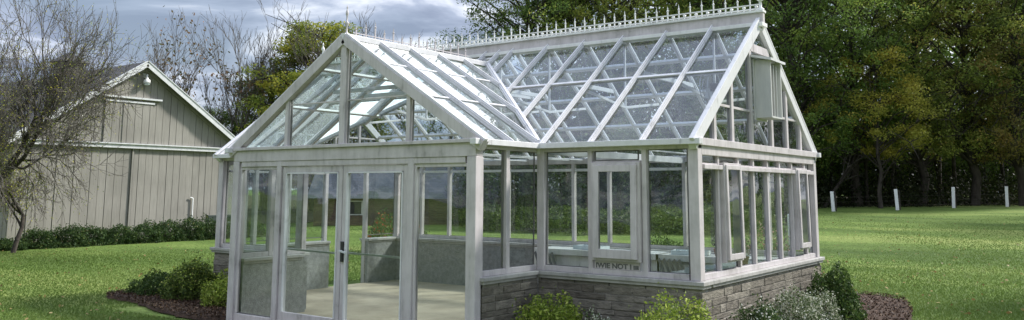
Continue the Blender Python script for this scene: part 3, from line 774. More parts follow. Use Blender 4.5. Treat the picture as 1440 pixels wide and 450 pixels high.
for i in range(14):
    o = sp2 if i == 0 else sp2.copy()
    if i: COL.objects.link(o)
    o.parent = cr2; o.location = (XM, yf + .2 + i * .17, HW + .06); o.scale = (1, 1, .6 + .6 * ((i * 37) % 5) / 5)

# louvred vent hood on the right gable
hd = gb(MB().box(.0, .20, 1.80, 1.83, 2.66, 3.38).box(.0, .20, 2.17, 2.20, 2.66, 3.38).box(-.02, .0, 1.78, 2.22, 2.64, 3.40), 'vent_hood', M['hoodgrey'], bevel=.004)
m = MB(); m.hexa([(-.02, 1.72, 3.42), (.24, 1.72, 3.36), (.24, 2.26, 3.36), (-.02, 2.26, 3.42), (-.02, 1.72, 3.45), (.24, 1.72, 3.39), (.24, 2.26, 3.39), (-.02, 2.26, 3.45)]); m.build('hood_top', M['bar'], hd)
for i in range(3):
    y = 1.90 + i * .10
    MB().beam((.13, y, 2.685), (.13, y, 3.33), .11, .012, (.5, 1, 0)).build('louvre', M['hoodgrey'], hd)
MB().box(.0, .20, 1.831, 2.169, 2.66, 2.68).build('hood_floor', M['hoodgrey'], hd)
# circulation fan hanging inside next to it
fan = empty('circulation_fan', (-.45, 1.35, 3.02)); tag(fan, 'round grey circulation fan hanging inside the right gable', 'fan')
m = MB()
for k in range(20):
    a0, a1 = 2 * math.pi * k / 20, 2 * math.pi * (k + 1) / 20
    for r_, d_ in ((.2, 0), (.2, .1), (.12, 0)): m.beam((d_, r_ * math.cos(a0), r_ * math.sin(a0)), (d_, r_ * math.cos(a1), r_ * math.sin(a1)), .012, .012, (1, 0, 0))
for k in range(10):
    a0 = 2 * math.pi * k / 10; m.beam((-.005, 0, 0), (0, .2 * math.cos(a0), .2 * math.sin(a0)), .006, .006, (1, 0, 0))
m.build('guard', M['metal'], fan)
m = MB()
for k in range(3):
    a0 = 2 * math.pi * k / 3; m.beam((.05, .02 * math.cos(a0), .02 * math.sin(a0)), (.05, .17 * math.cos(a0), .17 * math.sin(a0)), .02, .09, (1, .4, 0))
m.build('blade', M['hoodgrey'], fan); MB().box(.06, .18, -.05, .05, -.05, .05).build('motor', M['blackmetal'], fan, bevel=.02)
MB().beam((.1, 0, .05), (.1, 0, .25), .015, .015, (1, 0, 0)).build('hanger', M['metal'], fan)

# ------------------------------------------------------------------ inside: plant staging, trays, pots
def staging(loc, length, rz, label):
    t = empty('plant_bench', loc, rz); tag(t, label, 'plant bench', 'slatted white plant benches inside the greenhouse')
    h = .80; d = .55
    m = MB()
    for k in range(6): m.box(0, length, k * d / 6 + .008, (k + 1) * d / 6 - .008, h - .02, h)
    m.build('top', M['stagewhite'], t)
    MB().box(0, length, -.022, -.001, h - .09, h + .004).box(0, length, d + .001, d + .022, h - .09, h + .004).build('rail', M['stagewhite'], t, bevel=.004)
    for x in (.03, length / 2, length - .03):
        for y in (.03, d - .03): MB().box(x - .022, x + .022, y - .022, y + .022, .0, h - .021).build('leg', M['stagewhite'], t)
    MB().box(.01, length - .01, .035, .05, .22, h - .10).build('front_panel', M['stagewhite'], t)
    # dark slanted strips modelled in place of shadows and reflections below the bench
    k = .22
    while k < length - .5:
        m = MB()
        for j in range(5): m.beam((k + j * .085 + .3, -.30 - j * .004, .02), (k + j * .085 - .16, -.045 - j * .004, .74), .04, .012, (0, 1, 0))
        m.build('slat_shadow_strips', M['slatshadow'], t); k += 1.3
    return t
staging((-4.45, W - T - .60, .012), 2.3, 0, 'white slatted plant bench along the back wall, the left one')
staging((-2.2, W - T - .60, .012), 1.9, 0, 'white slatted plant bench along the back wall, the one nearest the right gable')
staging((-T - .04, .45, .012), 2.7, R(90), 'white slatted plant bench standing along the right gable wall')

def potted(loc, s, leafm, label, dens=160, group='potted plants on the benches'):
    t = empty('potted_plant', loc); tag(t, label, 'potted plant', group)
    p = MB().lathe([(.055 * s, 0), (.075 * s, .10 * s), (.083 * s, .10 * s), (.083 * s, .125 * s), (.07 * s, .125 * s), (.065 * s, .11 * s), (.001, .11 * s)], n=14).build('pot', M['terracotta'], t)
    P = rng.normal(size=(dens, 3)); P /= np.linalg.norm(P, axis=1)[:, None]; P *= (rng.random(dens) ** .4)[:, None] * np.array([.14, .14, .13]) * s; P[:, 2] += .25 * s
    V, F = leaves(P, .05 * s, .5); fastmesh('foliage', V, F, M[leafm], rnd=rng.random(dens), parent=t)
for x, y, s, lm, lb in ((-1.35, 3.75, .8, 'lf_var', 'pale variegated potted plant on the back bench seen behind the front casement'), (-.45, 2.4, .9, 'lf_flower', 'pink flowering potted plant on the bench along the right gable')):
    potted((x, y, .815), s, lm, lb)
def tray(loc, rz, label):
    m = MB(); a, b, h = .27, .14, .06
    m.box(-a, a, -b, b, 0, .006); m.box(-a, a, -b, -b + .008, .006, h); m.box(-a, a, b - .008, b, .006, h); m.box(-a, -a + .008, -b + .008, b - .008, .006, h); m.box(a - .008, a, -b + .008, b - .008, .006, h)
    for k in range(-2, 3): m.box(k * .09 - .002, k * .09 + .002, -b + .008, b - .008, .006, .05)
    o = m.build('seed_tray', M['paleblue']); o.location = loc; o.rotation_euler = (0, 0, rz); tag(o, label, 'seed tray', 'pale blue seed trays')
tray((-1.75, 3.68, .815), .2, 'pale blue seed tray beside the variegated plant on the back bench'); tray((-3.5, 3.7, .815), -.15, 'pale blue seed tray in the middle of the left back bench')
tray((-.45, 1.2, .815), 1.5, 'pale blue seed tray on the bench along the right gable')

# ------------------------------------------------------------------ barn
barn = empty('barn', (-24.4, 7.89, 0)); tag(barn, 'pale weathered board barn with a dark shingle gable roof behind the low hedge', 'barn')
BO = Vector((-24.4, 7.89, 0)); BX = -24.4; Y0, Y1, YA = 3.85, 11.93, 7.89; ZE, ZA = 3.42, 6.10; BL = 13.
def bb(mb, name, m, parent=None, **k):
    o = mb.build(name, m, parent or barn, **k)
    if parent is None: o.location = -BO
    return o
SB = (ZA - ZE) / (YA - Y0)
def zb(y): return ZA - SB * abs(y - YA)
bb(MB().prism([(Y0 + .05, -.2), (Y1 - .05, -.2), (Y1 - .05, ZE - .05), (YA, ZA - .08), (Y0 + .05, ZE - .05)], 'x', BX - BL, BX - .05), 'inner_shell', M['barn_dark'])
low = MB(); up = MB(); rb = random.Random(4)
y = Y0
while y < Y1 - .02:
    w = .27 + rb.uniform(-.015, .02); y2 = min(y + w - .015, Y1); dx = rb.uniform(-.012, .012)
    low.box(BX - .045, BX + dx, y, y2, .05 + rb.uniform(-.05, .03), 3.14)
    ya, yb = y, y2
    top = lambda q: zb(q) - .02
    pts = [(ya, 3.26), (yb, 3.26), (yb, top(yb))] + ([(YA, top(YA))] if ya < YA < yb else []) + [(ya, top(ya))]
    up.prism(pts, 'x', BX - .035, BX + .05 + dx)
    y += w
bb(low, 'lower_boards', M['barn']); bb(up, 'upper_boards', M['barn'])
bb(MB().box(BX + .0, BX + .13, Y0 - .05, Y1 + .05, 3.14, 3.27).box(BX + .0, BX + .18, Y0 - .05, Y1 + .05, 3.271, 3.31), 'trim_board', M['trim'])
for ys_ in (Y0 - .01, Y1 - .06):
    side = MB(); x = BX - .06
    while x > BX - BL: side.box(x - .25, x, ys_, ys_ + .07, -.1, ZE); x -= .272
    bb(side, 'side_boards', M['barn'])
ov = .35
for s in (-1, 1):
    ye = YA + s * (YA - Y0 + .38); ze = ZA - SB * abs(ye - YA); n_ = Vector((0, s * SB, 1)).normalized()
    m = MB(); m.hexa([(BX - BL - .2, YA, ZA + .02), (BX + ov, YA, ZA + .02), (BX + ov, ye, ze + .02), (BX - BL - .2, ye, ze + .02), (BX - BL - .2, YA, ZA + .10), (BX + ov, YA, ZA + .10), (BX + ov, ye, ze + .10), (BX - BL - .2, ye, ze + .10)])
    bb(m, 'roof', M['shingle'])
    bb(MB().beam((BX + ov + .02, YA, ZA + .02), (BX + ov + .02, ye, ze + .02), .035, .20, n_, .0), 'rake_board', M['trim'])
    bb(MB().beam((BX + ov + .035, YA, ZA + .09), (BX + ov + .035, ye, ze + .09), .05, .03, n_, .025), 'drip_edge', M['metal'])
    bb(MB().beam((BX + .10, YA, ZA - .06), (BX + .10, ye, ze - .06), .05, .12, n_), 'frieze_board', M['barn'])
# hay door, its track and the sliding-door seam below
hay = MB(); y = 6.62
while y < 8.32: hay.box(BX + .065, BX + .095, y, min(y + .255, 8.35), 3.32, 4.80); y += .272
hd_ = bb(hay, 'hay_door', M['barn'])
hb = MB().box(BX + .0951, BX + .13, 6.6, 8.4, 4.72, 4.78).build('top_rail', M['trim'], hd_)
MB().box(BX + .0951, BX + .12, 7.26, 7.33, 3.32, 4.70).build('centre_batten', M['barn'], hd_)
bb(MB().box(BX + .06, BX + .19, 6.45, 8.65, 4.86, 4.92), 'door_track', M['trim'])
bb(MB().box(BX + .051, BX + .064, 7.35, 8.30, 3.312, 3.42), 'door_gap', M['barn_dark'])
sl = MB(); y = 7.78
bb(MB().box(BX + .02, BX + .055, 7.72, 7.78, .15, 3.13), 'door_edge', M['barn'])
bb(MB().box(BX + .012, BX + .018, 7.785, 7.81, .15, 3.13), 'door_seam', M['barn_dark'])
# downpipe
bb(MB().beam((BX + .06, 10.18, .2), (BX + .06, 10.18, 1.42), .045, .045, (0, 1, 0)).beam((BX + .06, 10.18, 1.41), (BX + .06, 10.06, 1.44), .04, .04, (1, 0, 0)), 'vent_pipe', M['postw'], bevel=.01)
# gable lamp
lamp = empty('barn_lamp', (BX + .05, 7.97, 5.45)); lamp.scale = (.72, .72, .72)
lamp.name = 'wall_lamp'; tag(lamp, 'white bell shaded lamp fixed under the barn gable peak', 'wall lamp')
MB().lathe([(.17, 0), (.17, .04), (.155, .16), (.09, .19), (.055, .30), (.04, .42), (.002, .44)], (.26, 0, 0), 18).build('lamp_shade', M['postw'], lamp, smooth=True)
MB().lathe([(.10, -.10), (.135, -.06), (.14, -.002)], (.26, 0, 0), 16).build('glass_bowl', M['paleblue'], lamp, smooth=True)
MB().beam((0, 0, .40), (.28, 0, .42), .04, .04).box(0, .03, -.06, .06, .3, .5).build('bracket', M['metal'], lamp)
# cupola on the barn ridge
cu_ = MB().box(-.38, .38, -.38, .38, -.12, .42); cu_o = cu_.build('cupola', M['barn_dark'], barn); cu_o.location = Vector((-29.65, YA, ZA + .1)) - BO
m = MB(); a = .58
for p, q in (((-a, -a), (a, -a)), ((a, -a), (a, a)), ((a, a), (-a, a)), ((-a, a), (-a, -a))): m.poly([(*p, .42), (*q, .42), (0, 0, .86)])
m.poly([(-a, -a, .42), (-a, a, .42), (a, a, .42), (a, -a, .42)]); m.build('cupola_roof', M['shingle'], cu_o)
m = MB()
for k in range(5): m.box(-.3, .3, -.40, -.381, -.02 + k * .09, .03 + k * .09); m.box(.381, .40, -.3, .3, -.02 + k * .09, .03 + k * .09)
m.build('cupola_louvres', M['barn'], cu_o)

# low brick outbuilding beyond the rear wall
ob = empty('outbuilding', (-22.6, 20.3, .15), R(38)); tag(ob, 'low brick outbuilding with a blue grey slate roof seen through the greenhouse', 'outbuilding')
MB().box(-4.5, 4.2, 0, 4.5, -.3, 1.25).build('wall', M['brick'], ob)
MB().prism([(-.3, 1.2), (4.8, 1.2), (2.25, 2.75)], 'x', -4.8, 4.5).build('roof', M['slate'], ob)
for x in (-3.2, -.8, 1.8):
    w_ = MB().box(x, x + .9, -.03, -.001, .45, 1.1).build('window', M['frame'], ob); MB().box(x + .06, x + .84, -.036, -.0305, .5, 1.05).build('window_pane', M['blackmetal'], w_)

# ------------------------------------------------------------------ shrubs
def shrub_pts(n, r, rr, lump=.18, squash=.0):
    d = rr.normal(size=(n, 3)); d[:, 2] = np.abs(d[:, 2]) * .95 - .12; d /= np.linalg.norm(d, axis=1)[:, None]
    ph = rr.uniform(0, 6.28, 6)
    l = 1 + lump * (np.sin(5 * d[:, 0] + ph[0]) * np.sin(4 * d[:, 1] + ph[1]) + .6 * np.sin(9 * d[:, 2] + ph[2] + 6 * d[:, 0]) + .5 * np.sin(13 * d[:, 1] + ph[3]) * np.sin(11 * d[:, 0] + ph[4]))
    k = .60 + .42 * rr.random(n) ** .45
    return d * (l * k)[:, None] * np.array(r), d
def shrub(name, label, cat, loc, r, m, n=5200, leaf=.034, group=None, seed=1, lump=.17, top=None):
    rr = np.random.default_rng(seed); t = empty(name, loc); tag(t, label, cat, group)
    P, d = shrub_pts(n, r, rr, lump); P[:, 2] = np.maximum(P[:, 2] + r[2] * .10, .01)
    k_ = rr.random(n) < .05; P[k_] *= rr.uniform(1.05, 1.22, (k_.sum(), 1))
    V, F = leaves(P, rr.uniform(.6, 1.35, n) * leaf, .5, rng=rr)
    rad = np.linalg.norm(P / np.array(r), axis=1)
    rn = rr.random(n) * .75 + .25 * rr.random(n)
    fastmesh('foliage', V, F, M[m], rnd=np.clip(rn, 0, 1), parent=t)
    if top:
        k = rr.integers(0, n, top[1]); k = k[(d[k, 2] > .25)]
        V, F = leaves(P[k] * 1.03 + np.array([0, 0, .01]), leaf * .75, .8, rng=rr); fastmesh('blossom', V, F, M[top[0]], rnd=rr.random(len(F)), parent=t)
    segs = []
    for k in range(16):
        a = rr.uniform(0, 6.28); e = np.array([math.cos(a) * r[0] * .75 * rr.random(), math.sin(a) * r[1] * .75 * rr.random(), r[2] * rr.uniform(.4, .85)])
        mid = e * np.array([.35, .35, .45]); segs += [(np.zeros(3), mid, .012, .008), (mid, e, .008, .004)]
    tubes(segs, 'stem', M['bark'], t)
    return t
M['blossom'] = leaf_mat('white_blossom', [(0, (.6, .6, .5)), (1, (.82, .82, .75))])
shrub('boxwood_shrub', 'round yellow-green shrub in front of the inner corner of the stone base', 'shrub', (-1.43, -.62, .02), (.43, .40, .54), 'lf_box', seed=2, n=7000, leaf=.04)
shrub('boxwood_shrub', 'rounded bright green shrub in front of the greenhouse corner nearest the viewer', 'shrub', (.05, -.62, .02), (.48, .44, .61), 'lf_box', seed=3, n=8000, leaf=.036)
shrub('flowering_shrub', 'tiny low shrub with white blossom between the two round front shrubs', 'shrub', (-.82, -.7, .02), (.24, .2, .44), 'lf_var', seed=4, n=2000, leaf=.03, top=('blossom', 260))
shrub('variegated_shrub', 'small low white speckled shrub at the right of the corner shrub', 'shrub', (.42, -.4, .02), (.24, .28, .40), 'lf_var', seed=5, n=4500, leaf=.03, top=('blossom', 300))
shrub('variegated_shrub', 'green shrub speckled with white, middle of the row beside the right wall', 'shrub', (.34, .75, .02), (.30, .46, .47), 'lf_hedge', seed=6, n=6500, leaf=.034, top=('blossom', 500))
shrub('variegated_shrub', 'wide grey-white speckled shrub beside the dark bush at the right wall', 'shrub', (.36, 1.8, .02), (.32, .50, .50), 'lf_var', seed=7, n=8500, leaf=.03, top=('blossom', 700))
shrub('variegated_shrub', 'pale speckled shrub at the foot of the dark bush by the mulch', 'shrub', (.40, 2.7, .02), (.28, .38, .43), 'lf_var', seed=17, n=4500, leaf=.03, top=('blossom', 300))
shrub('dark_shrub', 'tall dark green bush at the far corner of the right wall', 'shrub', (.34, 3.55, .02), (.36, .44, .62), 'lf_dark', seed=8, n=8000, leaf=.045)
shrub('dark_shrub', 'smallest dark shrub at the left end of the left mulch bed', 'shrub', (-9.45, -.25, .02), (.50, .42, .31), 'lf_dark', seed=9, n=5500, leaf=.04)
shrub('boxwood_shrub', 'largest shrub of the left bed with a pale blossoming top', 'shrub', (-8.42, -.28, .02), (.46, .42, .54), 'lf_mid', seed=10, n=7500, leaf=.042, top=('lf_box', 2600))
shrub('boxwood_shrub', 'yellow-green shrub against the left corner post of the greenhouse wing', 'shrub', (-7.35, -.35, .02), (.42, .40, .46), 'lf_box', seed=11, n=5500, leaf=.042)
# hedge before the barn: each bush its own thing
rh = random.Random(9)
hl = [(2.1, .26), (3.05, .20), (3.85, .44), (4.7, .50), (5.5, .46), (6.3, .44), (7.15, .52), (8.0, .56), (8.8, .62), (9.6, .60), (10.4, .52), (11.3, .46)]
names_ = ['clipped hedge bush at the foot of the bare tree', 'lowest hedge bush, next to the bare tree trunk', 'hedge bush where the row steps up beside the bare tree', 'fourth hedge bush from the bare tree', 'fifth hedge bush from the bare tree',
          'middle hedge bush before the barn doors', 'hedge bush just below the sliding barn door seam', 'fourth hedge bush from the garden bench', 'tallest hedge bush, below the white vent pipe', 'hedge bush next to the end one beside the garden bench', 'hedge bush in front of the left end of the garden bench', 'end hedge bush in front of the garden bench']
hp = [shrub_pts(5200, (1, 1, 1), np.random.default_rng(60 + k), .13) for k in range(3)]
for i, (y, h) in enumerate(hl):
    shrub('hedge_bush', 'dark green ' + names_[i], 'hedge bush', (-22.35 + rh.uniform(-.1, .1), y, .0), (.55, .56, h + .06), 'lf_hedge', n=4200, leaf=.065, seed=30 + i, group='dark hedge bushes in front of the barn')
# garden flowers beyond
shrub('flowering_shrub', 'red flowering bush seen through the glazed doors behind the greenhouse', 'shrub', (-13.4, 9.5, .0), (.9, .9, .95), 'lf_red', seed=50, n=4500, leaf=.08)
shrub('flowering_shrub', 'pink and white flowering bush behind the right end of the greenhouse', 'shrub', (-1.6, 6.6, .0), (.8, .6, .95), 'lf_flower', seed=51, n=4500, leaf=.06)
shrub('dark_shrub', 'green bush behind the glass to the left of the front casement', 'shrub', (-4.6, 8.6, .0), (1.0, .8, .7), 'lf_dark', seed=52, n=3500, leaf=.07)

# garden bench by the hedge end
bn = empty('garden_bench', (-23.5, 11.1, -.06), R(90)); tag(bn, 'dark garden bench with pale slats beside the end of the hedge', 'bench')
MB().box(-.75, .75, .20, .235, .62, .86).build('back_panel', M['bench_wood'], bn, bevel=.02)
for z in (.60, .51): MB().box(-.75, .75, .19, .23, z - .035, z).build('slat', M['bench_slat'], bn)
m = MB()
for k in range(4): m.box(-.75, .75, -.26 + k * .11, -.17 + k * .11, .42, .45)
m.build('seat', M['bench_slat'], bn)
for x in (-.7, .7):
    MB().box(x - .03, x + .03, .236, .28, 0, .84).build('leg', M['bench_wood'], bn); MB().box(x - .03, x + .03, -.25, -.2, 0, .419).build('leg', M['bench_wood'], bn)
    MB().box(x - .03, x + .03, -.27, .235, .62, .65).build('armrest', M['bench_wood'], bn)
MB().box(-.01, .01, .185, .199, .62, .86).build('back_divider', M['bench_slat'], bn)

# ------------------------------------------------------------------ fence and marker posts
FP = [(-8.5, 36.2, .98), (-6.05, 39.0, 1.04), (-3.95, 42.4, 1.10), (-1.75, 45.3, 1.12)]
fn = empty('wire_fence', (-5, 41, 0)); tag(fn, 'thin wire fence on white posts along the edge of the dark wood', 'fence')
d_ = Vector((FP[3][0] - FP[0][0], FP[3][1] - FP[0][1], 0)).normalized()
P_ = [(-13.2, 29.8, 1.), (-10.9, 33.0, 1.)] + FP + [(.6, 48.5, 1.1), (3.0, 51.5, 1.1)]
rf = random.Random(2)
for x, y, h in P_:
    z = float(zt(x, y)); dx = rf.uniform(-.05, .05)
    m = MB().beam((x, y, z - .1), (x + dx, y, z + h), .15, .15, (0, 1, 0)); o = m.build('post', M['postw'], fn, bevel=.02); o.location = (5, -41, 0)
    MB().beam((x + .10, y + .12, z - .1), (x + .10, y + .12, z + h * .95), .05, .05, (0, 1, 0)).build('stake', M['bark'], fn).location = (5, -41, 0)
for k in range(3):
    m = MB()
    for i in range(len(P_) - 1):
        (x0, y0, h0), (x1, y1, h1) = P_[i], P_[i + 1]
        m.beam((x0, y0 + .09, float(zt(x0, y0)) + .2 + .24 * k), (x1, y1 + .09, float(zt(x1, y1)) + .2 + .24 * k), .004, .004)
    m.build('wire', M['twig'], fn).location = (5, -41, 0)
for i, (x, y, h, lb) in enumerate(((-8.35, 8.0, 1.30, 'white marker post on the grass seen through the wing side glass'), (-2.9, 11.9, 1.2, 'white marker post on the lawn seen through the right gable'))):
    m = MB().lathe([(.05, -.1), (.05, h), (.04, h + .02), (.002, h + .025)], n=12); o = m.build('marker_post', M['postw'], smooth=True); o.location = (x, y, 0); tag(o, lb, 'marker post', 'white marker posts behind the greenhouse')

# ------------------------------------------------------------------ trees
def branch_tree(seed, height, r0, levels=6, spread=.55, up=.35, droop=0., split=(2, 3), first=.22, shrink=.74, lean=(0, 0), jit=.16, rmin=.006, side=.62):
    rr = np.random.default_rng(seed); segs = []; tips = []
    def grow(p, d, L, r, lv):
        n = 3
        for i in range(n):
            d2 = d + rr.normal(size=3) * jit; d2[2] += up * .12 - droop * (levels - lv < 2) * .0; d2 /= np.linalg.norm(d2)
            q = p + d2 * L / n; r2 = r * .90
            segs.append((p, q, r, r2)); p = q; d = d2; r = r2
            if lv < levels and i < n - 1 and rr.random() < side: kid(p, d, L * .8, r * .6, lv + 1)
        if lv >= levels: tips.append(p); return
        for k in range(rr.integers(split[0], split[1] + 1)): kid(p, d, L, r * .78, lv + 1)
    def kid(p, d, L, r, lv):
        a = rr.normal(size=3); a -= d * a.dot(d); a /= np.linalg.norm(a) + 1e-9
        s = spread * rr.uniform(.6, 1.25); d2 = d * math.cos(s) + a * math.sin(s); d2[2] += up * .25 - droop * .18 * lv; d2 /= np.linalg.norm(d2)
        if lv <= levels: grow(p, d2, L * shrink * rr.uniform(.8, 1.15), max(r, rmin), lv)
        else: tips.append(p)
    d0 = np.array([lean[0], lean[1], 1.]); d0 /= np.linalg.norm(d0)
    grow(np.zeros(3), d0, height * first, r0, 0)
    return segs, np.array(tips)

def bare_tree(name, label, loc, segs, tips, leafn=0, lm='lf_rust', ls=.12, split_r=.035, group=None, hscale=1., near=.25, topleaf=False):
    t = empty(name, loc); tag(t, label, 'tree', group)
    big = [s for s in segs if s[2] > split_r]; small = [s for s in segs if s[2] <= split_r]
    tubes(big, 'trunk', M['bark'], t, 7)
    tubes(small, 'branches', M['twig'], t, 3)
    if leafn:
        rr = np.random.default_rng(len(segs))
        tt = tips if not topleaf else tips[tips[:, 2] > np.percentile(tips[:, 2], 45)]
        P = tt[rr.integers(0, len(tt), leafn)] + rr.normal(size=(leafn, 3)) * near
        V, F = leaves(P, rr.uniform(.5, 1.2, leafn) * ls, .5, rng=rr); fastmesh('leaves', V, F, M[lm], rnd=rr.random(leafn), parent=t)
    return t
# large bare tree at the left edge, in front of the barn
sg, tp = branch_tree(12, 7.6, .12, levels=6, spread=.6, up=.26, droop=.14, split=(2, 3), first=.2, shrink=.82, lean=(-.05, -.02), jit=.17, side=.95, rmin=.006)

k = 8.2 / tp[:, 2].max(); k = np.array([k * .60, k * .60, k]); sg = [(a * k, b * k, c, d) for a, b, c, d in sg]; tp = tp * k
bare_tree('bare_tree', 'tangled half bare tree at the left edge, twigs hanging over the barn', (-20.6, 1.3, -.05), sg, tp, leafn=9000, lm='lf_gy', ls=.05, near=.2, split_r=.03)
sg, tp = branch_tree(41, 6.2, .07, levels=6, spread=.62, up=.2, droop=.20, split=(2, 3), first=.2, shrink=.82, lean=(.02, .3), jit=.18, side=.8)

k = 4.6 / tp[:, 2].max(); k = np.array([k * .9, k * .9, k]); sg = [(a * k, b * k, c, d) for a, b, c, d in sg]; tp = tp * k
bare_tree('bare_tree', 'lower leaning bare tree whose fine twigs cross the barn gable at left', (-21.1, 2.6, -.05), sg, tp, leafn=9000, lm='lf_gy', ls=.05, near=.18, split_r=.03)
# bare trees against the sky behind the barn
far = [(-42.6, 18.8, 11.4, 21, 'bare tree behind the barn with a few rusty green leaves left on top', 600, .45),
       (-40.8, 20.2, 10.2, 22, 'spreading bare tree behind the barn, right of the rusty topped one', 0, .5),
       (-38.6, 21.5, 12.0, 23, 'tall narrow bare tree rising highest between the barn and the greenhouse', 0, .32),
       (-37.6, 20.6, 8.2, 24, 'dense twiggy bare tree just right of the barn roof', 500, .55),
       (-36.8, 22.9, 10.6, 25, 'bare tree leaning towards the golden green tree', 0, .36),
       (-30.6, 27.5, 10.9, 26, 'pale fuzzy bare tree above the greenhouse wing ridge', 0, .5),
       (-45.5, 16.5, 9.8, 27, 'faint bare tree beside the barn roof at left', 0, .5),
       (-29.2, 28.6, 10.4, 28, 'second fuzzy bare tree over the wing ridge, nearer the dark wood', 0, .5),
       (-48.5, 12.5, 9.5, 29, 'distant bare tree behind the barn cupola', 0, .5),
       (-32.8, 25.6, 8.8, 33, 'low bare tree just behind the wing gable peak', 0, .5)]
for x, y, h, sd, lb, ln, spr in far:
    sg, tp = branch_tree(sd, h, .15, levels=6, spread=spr, up=.6, split=(2, 2), first=.28, shrink=.75, jit=.13, rmin=.010, side=.5)
    mz = tp[:, 2].max(); k = h * 1.08 / mz
    sg = [(a * k, b * k, c, d) for a, b, c, d in sg]; tp = tp * k
    bare_tree('bare_tree', lb, (x, y, float(zt(x, y)) - .1), sg, tp, leafn=ln, lm='lf_rust', ls=.24, near=.35, topleaf=True, split_r=.05, group='bare trees against the sky')

def crown_tree(seed, h, cr, cz0, m, nclump=90, per=70, leaf=.24, clump=.8, trunk=.22, lop=(0, 0)):
    """returns (segs, leafP, size, rnd): irregular crown of leaf clumps on real limbs"""
    rr = np.random.default_rng(seed); segs = []; cen = []
    base = np.array([0, 0, 0.]); top = np.array([lop[0], lop[1], h * .92])
    # trunk with slight wander
    pts = [base + (top - base) * t + np.array([rr.normal() * .12, rr.normal() * .12, 0]) * (t > 0) for t in np.linspace(0, 1, 9)]
    for i in range(8): segs.append((pts[i], pts[i + 1], trunk * (1 - .11 * i), trunk * (1 - .11 * (i + 1))))
    for i in range(nclump):
        t = rr.random(); z = cz0 + (h - cz0) * t
        prof = (math.sin(math.pi * (.12 + .80 * t)) ** .7)
        a = rr.uniform(0, 6.283); rad = cr * prof * (.35 + .72 * rr.random() ** .6) * (1 + .25 * math.sin(3 * a + seed) + .15 * math.sin(7 * t * 3 + seed))
        c = np.array([math.cos(a) * rad + lop[0] * t, math.sin(a) * rad + lop[1] * t, z]); cen.append(c)
        if i % 2 == 0:
            zb_ = max(h * .15, z - rad * rr.uniform(.5, .9)); k = min(7.99, zb_ / (h * .92) * 8); p0 = pts[int(k)] + (pts[int(k) + 1] - pts[int(k)]) * (k % 1)
            mid = (p0 + c) / 2 + np.array([0, 0, rad * .1]) + rr.normal(size=3) * .15
            segs += [(p0, mid, trunk * .26, trunk * .16), (mid, c, trunk * .16, .02)]
            for j in range(3): segs.append((c * .6 + mid * .4, c + rr.normal(size=3) * clump * .8, .03, .012))
    cen = np.array(cen); n = nclump * per
    ci = np.repeat(np.arange(nclump), per); g = rr.normal(size=(n, 3)); g /= np.linalg.norm(g, axis=1)[:, None]
    g *= (rr.random(n) ** .5)[:, None] * clump * rr.uniform(.6, 1.3, nclump)[ci][:, None] * np.array([1, 1, .62])
    P = cen[ci] + g
    rnd = np.clip(rr.uniform(.0, .55, nclump)[ci] + rr.random(n) * .45, 0, 1)
    return segs, P, rr.uniform(.55, 1.25, n) * leaf, rnd

PROTO = {}
def leafy(name, label, loc, key, rz=0., s=(1, 1, 1), group=None):
    if key not in PROTO:
        seed, h, cr, cz0, m, nc, per, lf, cl, tr = KINDS[key]
        segs, P, sz, rnd = crown_tree(seed, h, cr, cz0, m, nc, per, lf, cl, tr)
        t = empty(name); tubes(segs, 'trunk', M['bark'], t, 6)
        rr = np.random.default_rng(seed + 5); V, F = leaves(P, sz, .6, flat=.25, rng=rr); fastmesh('crown', V, F, M[m], rnd=rnd, parent=t)
        PROTO[key] = t
    else:
        t = copy_tree(PROTO[key]); t.name = name
    t.location = (loc[0], loc[1], float(zt(loc[0], loc[1])) - .1); t.rotation_euler = (0, 0, rz); t.scale = s
    for k in list(t.keys()): del t[k]
    tag(t, label, 'tree', group); return t
KINDS = {   # seed, h, crown radius, crown bottom, material, clumps, leaves per clump, leaf size, clump radius, trunk
    'oak': (1, 16, 4.4, 2.6, 'lf_tree', 240, 170, .15, .95, .30),
    'maple': (2, 15, 4.0, 3.0, 'lf_tree2', 220, 170, .145, .85, .26),
    'dark': (3, 17, 4.0, 1.6, 'lf_tree', 250, 170, .14, .9, .30),
    'autumn': (12, 14, 3.8, 2.6, 'lf_tree3', 190, 150, .14, .8, .24),
    'thin': (4, 13, 3.2, 4.2, 'lf_tree2', 95, 90, .13, .8, .18),
    'yellow': (5, 8.6, 3.0, 3.0, 'lf_yel', 110, 150, .13, .62, .13),
    'gold': (6, 9.9, 2.6, 1.6, 'lf_gy', 280, 170, .13, .62, .18),
    'shoulder': (9, 8.6, 2.6, 1.2, 'lf_tree', 150, 150, .12, .6, .16),
    'grey': (7, 10.4, 2.2, 3.4, 'lf_tree', 55, 80, .11, .6, .13)}
G1 = 'tall trees of the dark wood'
leafy('leafy_tree', 'golden green tree behind the greenhouse wing gable', (-34.2, 24.6), 'gold', 0., (1.4, 1.4, 1.1))
leafy('leafy_tree', 'dark leafy tree left of the golden green one', (-37.0, 23.4), 'shoulder')
leafy('leafy_tree', 'low dark bushy tree just right of the barn roof end', (-39.5, 21.2), 'shoulder', 2., (.9, .9, .72))
leafy('leafy_tree', 'slim greyish tree at the left end of the dark wood', (-27.9, 29.2), 'grey', 2.)
